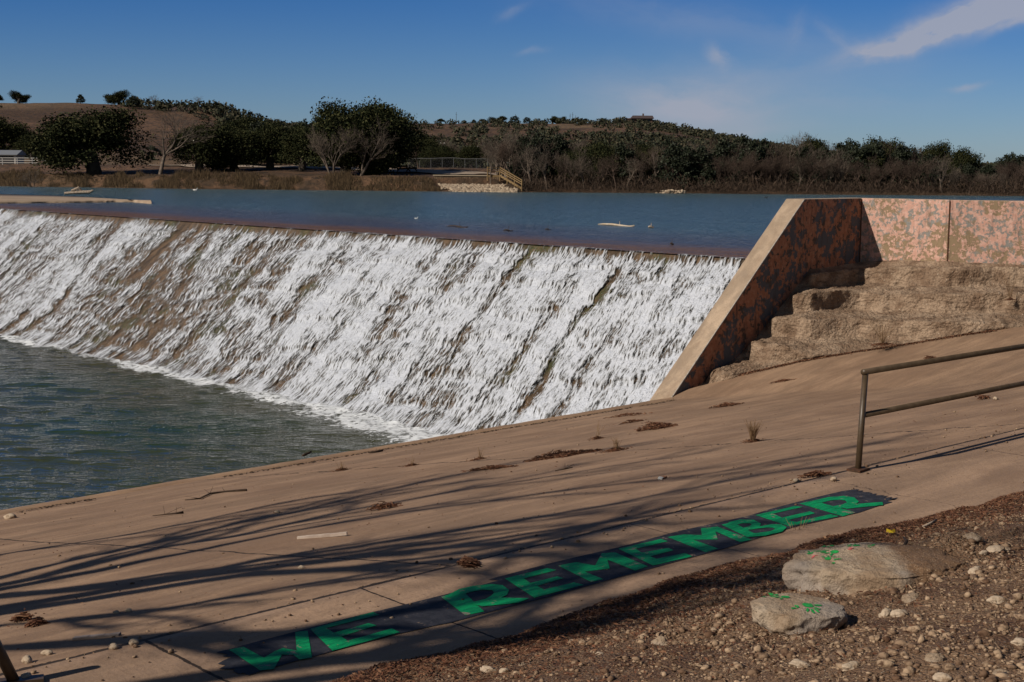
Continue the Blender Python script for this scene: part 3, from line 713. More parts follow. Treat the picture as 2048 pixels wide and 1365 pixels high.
# ------------------------------------------------------------------ water surfaces
def build_water():
    # lake: shallow and brown over the broad crest, deep teal beyond
    def lake_fn(t, b):
        v = t.coord(); s = t.sep(v)
        warp = t.math('MULTIPLY', t.math('SUBTRACT', t.noise(t.mapping(v, scale=(1, .3, 1)), .45, 5, .6), .5), 5.0)
        dx = t.math('ADD', t.math('SUBTRACT', s[0], t.math('MULTIPLY', t.math('SUBTRACT', s[1], 22.5), .012)), warp)
        c = t.mix(t.sstep(dx, 31.2, 34.6), (.15, .078, .036, 1), (.062, .062, .072, 1))
        c = t.mix(t.sstep(dx, 35, 44), c, (.066, .125, .150, 1))
        t.put(b.inputs['Base Color'], c); b.inputs['IOR'].default_value = 1.33
        b.inputs['Roughness'].default_value = .22; t.put(b.inputs['Specular IOR Level'], t.math('MULTIPLY_ADD', t.sstep(dx, 31, 35), .46, .04))
        vr = t.mapping(v, rot=(0, 0, rad(43))); n1 = t.noise(t.mapping(vr, scale=(1, 2.2, 1)), 1.5, 6, .62); n2 = t.noise(t.mapping(v, scale=(1, 1.3, 1)), 8, 4, .6)
        calm = t.sstep(dx, 29, 46)
        n0 = t.noise(t.mapping(vr, scale=(1, 2.0, 1)), .45, 3, .5)
        h = t.math('MULTIPLY', t.math('ADD', t.math('MULTIPLY_ADD', n0, 1.6, n1), t.math('MULTIPLY', n2, .25)), t.math('ADD', t.math('MULTIPLY', calm, .75), .25))
        t.put(b.inputs['Normal'], t.bump(h, 1.1, 1))
    q = []
    Ys = np.linspace(22.1, 400, 200)
    # front edge follows the crest; behind the wall it reaches round the abutment
    V = []; 
    ys = np.concatenate([np.linspace(-140, 22.55, 60), np.linspace(22.56, 500, 60)])
    for y in ys:
        x0 = float(CREST(y))-.02 if y > 22.555 else float(np.interp(y, [-140, 10.7, 18.3, 20, 22.55], [130, 40.3, 35.9, 34.95, 34.5]))
        V += [(x0, y, LAKE_Z), (x0+3, y, LAKE_Z), (x0+14, y, LAKE_Z), (x0+60, y, LAKE_Z), (600, y, LAKE_Z)]
    me = mesh_np('lake', V, grid_faces(len(ys), 5)[:, ::-1]); tag(link('lake', me, material('lake water', lake_fn)), kind='structure')
    # pool
    X, Y = np.meshgrid(np.linspace(-10, 27.5, 420), np.concatenate([np.linspace(18, 70, 620), np.linspace(70.5, 140, 60)]), indexing='ij')
    la = X*R0[0]+Y*R0[1]; fk = X*Fh[0]+Y*Fh[1]
    Z = (fbm(la*.8+fk*.2, fk*2.0, seed=51, o=3, g=.45)-.5)*.15+(fbm(la*.2, fk*.5, seed=52, o=2)-.5)*.05
    turb = sst(X, 21.5, 24.6); Z = Z+(fbm(X*2.2, Y*2.2, seed=53, o=4)-.5)*.20*turb
    Z = Z*np.where(Y > 70, .5, 1)
    warp = (fbm(X*.5, Y*.5, seed=54)-.5)*3+(fbm(X*2, Y*2, seed=55)-.5)*1.0
    reach = np.interp(Y, [20, 24, 31, 34.5, 38, 50, 80], [5.0, 4.2, 3.4, 2.2, 1.6, 1.2, 1.2])
    foam = 1-sst((TOE_X-.1-X)+warp*.35*np.clip(reach, .4, 2), reach*.35, reach)
    # a loose trail of foam drifting down the pool
    tr = np.exp(-((X-(17.5-.34*(Y-38)) + warp*.6)/1.2)**2)*np.exp(-((Y-36)/9)**2)*.42
    tr2 = np.exp(-((X-9.5+warp*.5)/1.2)**2)*np.exp(-((Y-30)/5)**2)*.25
    foam = np.maximum(foam, np.maximum(tr, tr2))
    me = grid('pool', X, Y, Z, flip=False); fattr(me, 'foam', foam)
    def pool_fn(t, b):
        v = t.coord(); s = t.sep(v); fo = t.attr('foam')
        n = t.noise(t.mapping(v, scale=(1, 1.4, 1)), 4.5, 8, .72, .4)
        f = t.sstep(t.math('ADD', fo, t.math('MULTIPLY', t.math('SUBTRACT', n, .5), 2.6)), .62, .95)
        tone = t.noise(v, .16, 4, .5)
        c = t.mix(t.sstep(tone, .4, .6), (.024, .044, .022, 1), (.042, .050, .024, 1))
        c = t.mix(t.math('MULTIPLY', t.sstep(s[0], 18, 25), .5), c, (.085, .07, .042, 1))
        c = t.mix(f, c, (.78, .80, .82, 1)); t.put(b.inputs['Base Color'], c)
        t.put(b.inputs['Roughness'], t.math('ADD', t.math('MULTIPLY', f, .45), .03)); b.inputs['IOR'].default_value = 1.33
        h = t.math('ADD', t.noise(t.mapping(t.mapping(v, rot=(0, 0, rad(43))), scale=(1, 2.4, 1)), 2.0, 4, .5), t.math('MULTIPLY', f, .3))
        t.put(b.inputs['Normal'], t.bump(h, .085, 1))
    tag(link('pool', me, material('pool water', pool_fn)), kind='structure')
build_water()

# ------------------------------------------------------------------ far terrain
def ridge(xs, ys, k, u):
    h = []
    for x, y in zip(xs, ys): h.append(at_k(x, y, k)[2])
    us = [(x-1024)/F for x in xs]
    return np.interp(u, us, h)
def terrain_z(u, k):
    u = np.asarray(u, float); k = np.asarray(k, float)
    s = shore_k(u)
    lat = u*k; d = k-s
    bank = LAKE_Z-1.5+1.5*sst(d, -3, 0)+1.25*sst(d, 0, 3.5)+.9*sst(d, 4, 26)
    lowbank = LAKE_Z-1.5+1.5*sst(d, -3, 0)+.22*sst(d, 0, 3)+.9*sst(d, 4, 20)
    pxx = 1024+u*F; wr = sst(pxx, 855, 880)*(1-sst(pxx, 1000, 1014))
    cut = LAKE_Z-1.5+1.5*sst(d, -3, 0)+.5*sst(d, 0, 4)+.85*sst(d, 4.8, 5.2)+.8*sst(d, 6, 26); bank = bank*(1-wr)+cut*wr
    wl = sst(u, -.02, .02); bank = bank*(1-wl)+lowbank*wl
    h1 = ridge([-1500, -400, 0, 120, 250, 400, 520, 650, 780, 900, 1100], [215, 206, 206, 205, 212, 219, 246, 268, 298, 330, 350], 300, u)
    h2 = ridge([-1500, 300, 500, 640, 800, 1000, 1250, 1330, 1420, 1500, 1620, 1750, 1900, 2200, 4000], [262, 262, 244, 250, 248, 250, 248, 256, 272, 288, 308, 330, 345, 345, 345], 480, u)
    g = 6.6
    def prof(k, a, b, h):
        x = np.clip((k-a)/(b-a), 0, 1); up = x**1.15*(1.0) ; up = up*(1.25-.25*up) if False else up
        return np.where(k < b, g+(h-g)*(0.55*sst(x, 0, 1)+.45*x), h-(k-b)*.05)
    z = np.maximum(prof(k, 172, 300, np.maximum(h1, g)), prof(k, 215, 480, np.maximum(h2, g)))
    far = sst(k, 165, 178)
    z = np.where(k > 172, np.maximum(z, g), bank)*far+bank*(1-far)
    z = z+(fbm(lat*.05, k*.05, seed=61)-.5)*1.6*sst(k, 180, 240)+(fbm(lat*.4, k*.4, seed=62)-.5)*.35*sst(d, 2, 10)
    return z
def terr_xyz(u, k):
    z = terrain_z(u, k); lat = u*k
    return R0[0]*lat+Fh[0]*k, R0[1]*lat+Fh[1]*k, z
def terr_pt(px, k):
    x, y, z = terr_xyz((px-1024)/F, k); return np.array([float(x), float(y), float(z)])
def build_terrain():
    u = np.linspace(-.95, .95, 420); kk = np.concatenate([np.linspace(125, 175, 90), np.linspace(176, 520, 150), np.linspace(530, 1500, 20)])
    Uu, K = np.meshgrid(u, kk, indexing='ij'); X, Y, Z = terr_xyz(Uu, K)
    def fn(t, b):
        v = t.coord(); n = t.noise(v, .05, 6, .6); f = t.noise(v, .9, 8, .7); g = t.noise(v, .018, 4, .5)
        c = t.mix(t.sstep(n, .35, .65), (.085, .046, .024, 1), (.165, .090, .048, 1))
        c = t.mix(t.sstep(f, .45, .62), c, (.035, .022, .013, 1)); c = t.mix(t.math('MULTIPLY', t.sstep(t.noise(t.mapping(v, scale=(1, 1, 3)), .28, 7, .75), .48, .60), .65), c, (.045, .030, .018, 1))
        c = t.mix(t.math('MULTIPLY', t.sstep(g, .55, .68), .5), c, (.17, .12, .07, 1))
        t.put(b.inputs['Base Color'], c); t.put(b.inputs['Normal'], t.bump(f, .5, 1))
    tag(link('hills', grid('hills', X, Y, Z, flip=True), material('dry grassland', fn)), kind='structure')
    # pale track along the far bank
    xs = np.linspace(300, 1010, 80); V = []
    kk2 = np.interp(xs, [300, 500, 700, 850, 1010], [158, 157, 152, 148, 143.5]); wd = np.interp(xs, [300, 1010], [4.5, 5])
    for x, k, w in zip(xs, kk2, wd):
        for j in range(4):
            p = terr_pt(x, k+w*(j/3-.0)); V.append((p[0], p[1], p[2]+.10))
    tag(link('track', mesh_np('track', V, grid_faces(len(xs), 4)[:, ::-1], True), material('pale caliche', speckled((.34, .27, .20), (.25, .19, .14), .6, .01, 3))), kind='structure')
build_terrain()

# ------------------------------------------------------------------ trees
def branch_skeleton(rng, height, levels, spread, nsplit, trunk_r, lean=(0, 0), stems=1, first=.28, upright=.35, twist=.35):
    polys = []; tips = []
    def grow(p, d, L, r, lev):
        n = 4; pts = [p]; dd = d.copy()
        for i in range(n):
            dd = (dd+Vector((rng.gauss(0, 1), rng.gauss(0, 1), rng.gauss(0, .7)))*twist*.35+Vector((0, 0, upright*.10))).normalized()
            pts.append(pts[-1]+dd*(L/n))
        r1 = r*(.55 if lev else .62)
        rs = [r+(r1-r)*i/n for i in range(n+1)]
        polys.append((lev, pts, rs))
        if lev >= levels: tips.append((pts[-1], dd)); return
        k = nsplit[min(lev, len(nsplit)-1)]
        for j in range(k):
            tpos = 1.0 if j == 0 else rng.uniform(.35 if lev else .55, 1.0)
            i = min(int(tpos*n), n-1); f = tpos*n-i
            q = pts[i].lerp(pts[i+1], f)
            ang = rng.uniform(.35, 1.0)*spread*(0.45 if j == 0 else 1)
            az = rng.uniform(0, 2*math.pi)
            o = dd.orthogonal().normalized(); o = Matrix.Rotation(az, 3, dd)@o
            nd = (dd*math.cos(ang)+o*math.sin(ang)).normalized()
            if nd.z < -.15: nd.z *= .3; nd.normalize()
            grow(q, nd, L*rng.uniform(.58, .82), max(rs[i]*rng.uniform(.5, .72), .008), lev+1)
    for s in range(stems):
        a = rng.uniform(0, 6.28); d = Vector((lean[0]+(math.cos(a)*.35 if stems > 1 else 0), lean[1]+(math.sin(a)*.35 if stems > 1 else 0), 1)).normalized()
        grow(Vector((math.cos(a)*.12*(stems > 1), math.sin(a)*.12*(stems > 1), -.15)), d, height*first, trunk_r/(1 if stems == 1 else 1.5), 0)
    return polys, tips
def skeleton_mesh(name, polys, lo=0, hi=99, thin=1.0):
    V = []; Fc = []
    for lev, pts, rs in polys:
        if not lo <= lev <= hi: continue
        n = 8 if lev == 0 else 6 if lev == 1 else 4 if lev == 2 else 3
        if lev >= 3: pts = pts[::2]; rs = rs[::2]
        v, f = tube(pts, [max(r, .006)*thin for r in rs], n, False)
        b = len(V); V += v; Fc += [tuple(i+b for i in q) for q in f]
    return mesh_np(name, np.array([tuple(v) for v in V]), np.array(Fc), True)
def leaf_mesh(name, centers, per, r, size, seed, flat=.8, asp=.6):
    g = np.random.default_rng(seed); C = np.repeat(np.asarray(centers, float), per, 0); n = len(C)
    d = g.normal(size=(n, 3)); d /= np.linalg.norm(d, axis=1)[:, None]; C = C+d*(g.random((n, 1))**.5)*r*np.array([1, 1, flat])
    a = g.normal(size=(n, 3)); a /= np.linalg.norm(a, axis=1)[:, None]; b = np.cross(a, g.normal(size=(n, 3))); b /= np.linalg.norm(b, axis=1)[:, None]
    s = size*g.uniform(.5, 1.3, (n, 1)); a *= s; b *= s*asp
    V = np.stack([C-a, C-b*.9, C+a, C+b], 1).reshape(-1, 3)
    return mesh_np(name, V, np.arange(4*n).reshape(-1, 4))
BARE = []; OAK = []; CED = []
for i, (h, sp, st, up) in enumerate([(7, .95, 1, .3), (7, .7, 1, .9), (6, .9, 2, .5), (7, 1.1, 1, .2), (6, .75, 3, .6)]):
    rng = random.Random(100+i); po, ti = branch_skeleton(rng, h, 5, sp, [4, 4, 3, 3, 3], .17, stems=st, first=.30, upright=up)
    top = max(p.z for _, pts, _ in po for p in pts)
    BARE.append((skeleton_mesh('bare_trunk', po, 0, 1), skeleton_mesh('bare_twigs', po, 2, 9, 1.15), top))
for i, (h, sp) in enumerate([(7, 1.15), (7, 1.05), (6.5, .85), (6, 1.25), (6.5, 1.3), (7, .95)]):
    rng = random.Random(200+i); po, ti = branch_skeleton(rng, h, 4, sp, [5, 4, 4, 3], .36, stems=1, first=.20, upright=.10)
    top = max(p.z for _, pts, _ in po for p in pts); c = [tuple(t[0]) for t in ti]
    mid = [tuple(pts[-1]) for lev, pts, _ in po if lev == 3]
    for j in range(60 if i < 4 else 0):
        a = rng.uniform(0, 6.28); q = rng.uniform(.55, 1)**.5; z = rng.uniform(.22, .86); w_ = math.sqrt(max(0, 1-((z-.42)/.5)**2)); c.append((math.cos(a)*q*w_*top*.56, math.sin(a)*q*w_*top*.56, z*top))
    OAK.append((skeleton_mesh('oak_trunk', po, 0, 3), leaf_mesh('oak_leaves', c+mid, 90 if i < 4 else 60, .80 if i < 4 else .6, .075, i, .7), top+.3))
for i in range(3):
    rng = random.Random(300+i); cs = []
    for j in range(130):
        z = rng.uniform(.12, 1); rr = (1-z**(1.6+i*.5))**.6*(.42+.07*i)+.05; a = rng.uniform(0, 6.28); q = rng.uniform(.4, 1)
        cs.append((math.cos(a)*rr*q*5, math.sin(a)*rr*q*5, z*5*rng.uniform(.9, 1.08)))
    tr = MB(); tr.tube([(0, 0, -.2), (.05, 0, 1.5), (0, .05, 3.6)], [.16, .12, .04], 6)
    me = bpy.data.meshes.new('cedar_trunk'); me.from_pydata(tr.v, [], tr.f)
    CED.append((me, leaf_mesh('cedar_leaves', cs, 45, .55, .15, 50+i, .9), 5.2))
TREE_N = 0
def tree(kind, i, P, height, label, cat='tree', group=None, wide=1.0, rz=None, twig=None, leafmat=None):
    global TREE_N; TREE_N += 1
    rr = random.Random(TREE_N*17)
    lib = {'bare': BARE, 'oak': OAK, 'cedar': CED}[kind]; tr, cr, top = lib[i % len(lib)]
    s = height/top
    root = thing({'bare': 'bare_tree', 'oak': 'oak_tree', 'cedar': 'juniper_tree'}[kind], label, cat, P, rr.uniform(0, 6.28) if rz is None else rz, group, (s*wide, s*wide, s))
    def mk(nm, me, mat):
        o = bpy.data.objects.new(nm, me); COL.objects.link(o); o.parent = root
        if len(me.materials) == 0: me.materials.append(mat)
        if me.materials[0] is not mat:
            o.material_slots[0].link = 'OBJECT'; o.material_slots[0].material = mat
    mk('trunk', tr, (twig or m_barepale) if kind == 'bare' else m_bark)
    mk('crown', cr, (twig or m_barepale) if kind == 'bare' else (leafmat or (m_leaf if kind == 'oak' else m_leaf2)))
    return root
def hpx(k, px): return px*k/F
def build_trees():
    rr = random.Random(5)
    T = lambda px, k: terr_pt(px, k)
    # left bank: singled-out trees  (kind, variant, px, k, height px, width factor, label)
    S = [('oak', 0, 190, 146, 134, 1.4, 'broad dark live oak standing alone left of the bare tree on the far left bank'),
         ('bare', 0, 322, 143, 140, 1.05, 'tall bare tree between the big oak and the dark oak grove, far left bank'),
         ('oak', 1, 400, 150, 98, 1.1, 'dark evergreen oak just right of the tall bare tree, left end of the grove'),
         ('oak', 3, 470, 152, 92, 1.15, 'low dark oak in the middle of the grove on the far left bank'),
         ('oak', 2, 540, 154, 92, 1.1, 'dark oak at the right end of the left grove beside the pale track'),
         ('oak', 1, 605, 152, 85, 1.1, 'bushy olive green oak touching the left side of the big double oak'),
         ('oak', 0, 690, 146, 148, .95, 'big leaning oak with pale limbs, left half of the tallest clump on the far bank'),
         ('oak', 2, 765, 149, 145, .95, 'big dense dark oak, right half of the tallest clump on the far bank'),
         ('oak', 3, 735, 147, 128, 1.0, 'dark oak with several trunks between the two biggest oaks'),
         ('bare', 2, 718, 143, 120, 1.1, 'grey leafless tree in front of the biggest oaks on the far bank'),
         ('bare', 4, 665, 142, 105, 1.0, 'thin leafless tree with spreading pale branches left of the biggest oaks'),
         ('bare', 1, 979, 138.6, 92, .62, 'slender young bare tree growing out of the pale riprap beside the wooden stairs'),
         ('bare', 3, 75, 139, 70, 1.2, 'leaning brown bare bush on the bank in front of the small white building'),
         ('oak', 3, 18, 190, 80, 1.2, 'dark oak clump on the slope above the small white building at the left edge'),
         ('oak', 2, 68, 178, 62, 1.0, 'small dark oak on the slope left of the big lone oak'),
         ('oak', 4, 45, 285, 26, 1.1, 'small round oak alone on the skyline of the brown hill, second from the left edge'),
         ('oak', 5, 4, 288, 22, 1.1, 'small round oak on the skyline at the left edge of the brown hill'),
         ('oak', 4, 245, 296, 30, 1.2, 'small wind-shaped oak standing highest on the ridge above the big lone oak'),
         ('cedar', 0, 168, 292, 17, 1.3, 'round dark juniper on the ridge left of the wind-shaped oak'),
         ('cedar', 1, 272, 280, 24, 1.4, 'dark juniper just right of the wind-shaped oak on the ridge'),
         ('bare', 3, 318, 296, 26, 1.3, 'pale bare tree on the ridge above the tall bare tree'),
         ('bare', 0, 400, 300, 22, 1.2, 'pale bare tree on the ridge above the left oak grove'),
         ('bare', 0, 1568, 146, 112, .85, 'tallest bare tree rising above the right wood, left of its evergreen crowns'),
         ('oak', 2, 1618, 148, 98, .7, 'dark evergreen oak right of the tallest bare tree on the right shore'),
         ('oak', 1, 1755, 150, 96, .95, 'broadest dark evergreen oak crown in the middle of the right wood'),
         ('oak', 0, 1862, 150, 88, .75, 'dark evergreen oak with a bumpy top near the right end of the wood'),
         ('oak', 3, 1905, 148, 80, .9, 'last dark evergreen oak at the right end of the tall wood'),
         ('cedar', 2, 1350, 141, 88, 1.05, 'dense black-green juniper reaching down to the water by the pale rubble point'),
         ('cedar', 0, 1393, 141, 82, 1.1, 'dense dark juniper right of the one at the pale rubble point'),
         ('bare', 2, 1135, 141, 88, 1.0, 'bare tree with fanned pale branches near the water right of the wooden stairs'),
         ('bare', 0, 1022, 142, 92, 1.0, 'spreading bare tree directly behind the wooden stairs')]
    for kd, v, px, k, h, w, lab in S:
        tree(kd, v, T(px, k), hpx(k, h), lab, wide=w, twig=m_barepale)
    # right shore wood
    tops = lambda x: np.interp(x, [960, 1000, 1100, 1200, 1300, 1400, 1480, 1560, 1620, 1700, 1760, 1850, 1900, 1945, 1975, 2048, 2300], [60, 98, 100, 94, 92, 92, 95, 100, 92, 88, 95, 84, 76, 55, 60, 68, 70])
    x = 1000
    while x < 2330:
        k = rr.uniform(138.5, 143); h = tops(x)*rr.uniform(.62, .98)
        tree('bare', rr.randrange(5), T(x, k), hpx(k, h), 'leafless grey-brown tree in the first row along the right far shore', group='bare trees along the right far shore', wide=rr.uniform(.8, 1.15), twig=rr.choice([m_barepale, m_baredark, m_baredark]))
        x += rr.uniform(13, 24)
    x = 990
    while x < 2330:
        k = rr.uniform(145, 151); h = tops(x)*rr.uniform(.8, 1.06)
        tree('bare', rr.randrange(5), T(x, k), hpx(k, h), 'leafless brown tree deeper in the wood behind the right far shore', group='bare trees deeper in the right wood', wide=rr.uniform(.8, 1.1), twig=rr.choice([m_barepale, m_baredark, m_baredark]))
        x += rr.uniform(14, 26)
    for px in [1050, 1068, 1110, 1150, 1240, 1275, 1315, 1330, 1425, 1500, 1540, 1585, 1635, 1670, 1708, 1740, 1792, 1822, 1848, 1893, 1915, 1965, 2035, 1085, 1180, 1212, 1255, 1290, 1440, 1475, 1520, 1560, 1600, 1650, 1690, 1725, 1775, 1810, 1835, 1885, 1925, 2010, 2090, 2180]:
        k = rr.uniform(144, 152); kd = rr.choice(['oak', 'cedar', 'cedar']); h = tops(px)*rr.uniform(.62, .95)
        tree(kd, rr.randrange(4), T(px, k), hpx(k, h), 'dark evergreen among the bare trees of the right wood', group='evergreens in the right wood', wide=rr.uniform(.85, 1.15))
    # middle distance behind the track
    for px in [835, 862, 890, 915, 940, 960, 985]:
        k = rr.uniform(165, 172); kd = 'oak' if px in (862, 890, 940) else 'bare'
        tree(kd, rr.randrange(4), T(px, k), hpx(k, rr.uniform(44, 66)), 'low dark evergreen behind the chain-link fence' if kd == 'oak' else 'low brown bare tree behind the chain-link fence', group='low trees behind the fence', wide=1.1, twig=m_baredark)
    for i in range(34):
        px = rr.uniform(430, 880); k = rr.uniform(176, 205); kd = rr.choice(['oak', 'oak', 'cedar', 'bare'])
        tree(kd, rr.randrange(4), T(px, k), hpx(k, rr.uniform(55, 85)), 'dark woodland tree on the slope behind the left grove' if kd != 'bare' else 'bare woodland tree on the slope behind the left grove', group='woodland behind the left grove', wide=1.2)
    # skyline of the far hill
    for px, h, kd in [(637, 11, 'cedar'), (806, 9, 'cedar'), (880, 11, 'oak'), (925, 7, 'cedar'), (945, 8, 'cedar'), (960, 11, 'oak'), (985, 14, 'oak'), (1000, 13, 'oak'), (1025, 11, 'cedar'), (1050, 10, 'cedar'), (1100, 12, 'oak'), (1125, 14, 'oak'), (1165, 10, 'oak'), (1198, 11, 'oak'), (1340, 12, 'bare'), (1365, 10, 'bare'), (1414, 9, 'cedar')]:
        tree(kd, rr.choice((4, 5)), T(px, 476), hpx(476, h*rr.uniform(.9, 1.4)), 'tiny round tree on the skyline of the far scrub hill', group='skyline trees of the far hill', wide=1.4)
build_trees()

def build_scrub():
    g = np.random.default_rng(7)
    # one blob of scrub = ~26 leaf faces; thousands merge into the wooded hillside
    cen = []; rads = []
    N = 26000
    px = g.uniform(-900, 2600, N); k = g.uniform(176, 500, N)
    u = (px-1024)/F; X, Y, Z = terr_xyz(u, k); P = np.stack([X, Y, Z], 1)
    _, py = proj(P)
    dens = np.zeros(N)
    lft = k < 310
    # left hill: open grass; woods to the right of a diagonal and a thicket at the far left
    diag = np.interp(px, [240, 300, 380, 470, 560, 640], [212, 222, 232, 262, 290, 400])
    dens = np.where((k < 320) & (px > 250) & (py < diag+0), .85, dens)
    dens = np.where((k < 320) & (px > 440), .8, dens)
    dens = np.where((k < 250) & (px < 60) & (py > 225), .6, dens)
    dens = np.where((k < 320) & (px <= 440) & (py > diag), .015, dens)
    n = fbm(X*.035, Y*.035, seed=71)
    far = (k >= 320) | ((k >= 215) & (px > 800))
    base = np.interp(px, [780, 900, 1000, 1100, 1350, 1600], [.16, .24, .50, .56, .7, .85])
    low = sst(py, 262, 292); base = base*(1-low)+.85*low
    dens = np.where(far & (px > 780), base*sst(n, .36, .56)*1.3, dens)
    dens = np.where((px < -50), .25, dens)
    keep = g.random(N) < dens*np.where(k > 320, .50, .40)
    P = P[keep]; k = k[keep]
    r = g.uniform(.6, 1.7, len(P)); 
    C = np.repeat(P+np.stack([0*r, 0*r, r*.5], 1), 44, 0); R = np.repeat(r, 44)
    n = len(C); d = g.normal(size=(n, 3)); d /= np.linalg.norm(d, axis=1)[:, None]; d[:, 2] = d[:, 2]*.75
    C = C+d*(R*g.uniform(.55, 1.0, n))[:, None]
    a = g.normal(size=(n, 3)); a /= np.linalg.norm(a, axis=1)[:, None]; b = np.cross(a, d+.01); b /= np.linalg.norm(b, axis=1)[:, None]
    s = (R*.24)[:, None]; V = np.stack([C-a*s, C-b*s*.7, C+a*s, C+b*s*.7], 1).reshape(-1, 3)
    tag(link('hill_scrub', mesh_np('scrub', V, np.arange(4*n).reshape(-1, 4)), m_scrub), kind='stuff')
    # understorey along the right shore
    N = 7500; px = g.uniform(1040, 2400, N); k = shore_k((px-1024)/F)+g.uniform(.1, 20, N); X, Y, Z = terr_xyz((px-1024)/F, k)
    r = g.uniform(.25, 1.0, N); C = np.repeat(np.stack([X, Y, Z+r*.55], 1), 16, 0); R = np.repeat(r, 16); n = len(C)
    C = C+g.normal(size=(n, 3))*R[:, None]*.5
    a = g.normal(size=(n, 3)); a[:, 2] = np.abs(a[:, 2])+.6; a /= np.linalg.norm(a, axis=1)[:, None]; b = np.cross(a, g.normal(size=(n, 3))); b /= np.linalg.norm(b, axis=1)[:, None]
    s = (R*.34)[:, None]; V = np.stack([C-a*s, C-b*s*.07, C+a*s, C+b*s*.07], 1).reshape(-1, 3)
    tag(link('understorey', mesh_np('understorey', V, np.arange(4*n).reshape(-1, 4)), material('brown brush', island_fn((.018, .012, .008), (.055, .034, .022), (.10, .065, .042)))), kind='stuff')
    # dry reeds on the left bank
    N = 30000; px = np.concatenate([g.uniform(-700, 700, N), g.uniform(700, 880, N//12)]); n = len(px)
    k = shore_k((px-1024)/F)+g.uniform(.05, 3.2, n); X, Y, Z = terr_xyz((px-1024)/F, k)
    cl = fbm(px*.03, k*.4, seed=73, o=3); h = (.08+1.15*sst(cl, .30, .62))*g.uniform(.35, .8, n)*np.where(px > 700, .5, 1); w = g.uniform(.02, .05, n)
    lean = g.normal(size=(n, 2))*.22; B = np.stack([X, Y, Z-.05], 1); ax = np.stack([R0[0]+0*h, R0[1]+0*h, 0*h], 1)*w[:, None]
    V = np.stack([B-ax, B+ax, B+np.stack([lean[:, 0]*h, lean[:, 1]*h, h], 1)], 1).reshape(-1, 3)
    tag(link('reeds', mesh_np('reeds', V, np.arange(3*n).reshape(-1, 3)), material('dry reeds', island_fn((.03, .02, .01), (.085, .052, .026), (.16, .105, .052)))), kind='stuff')
build_scrub()

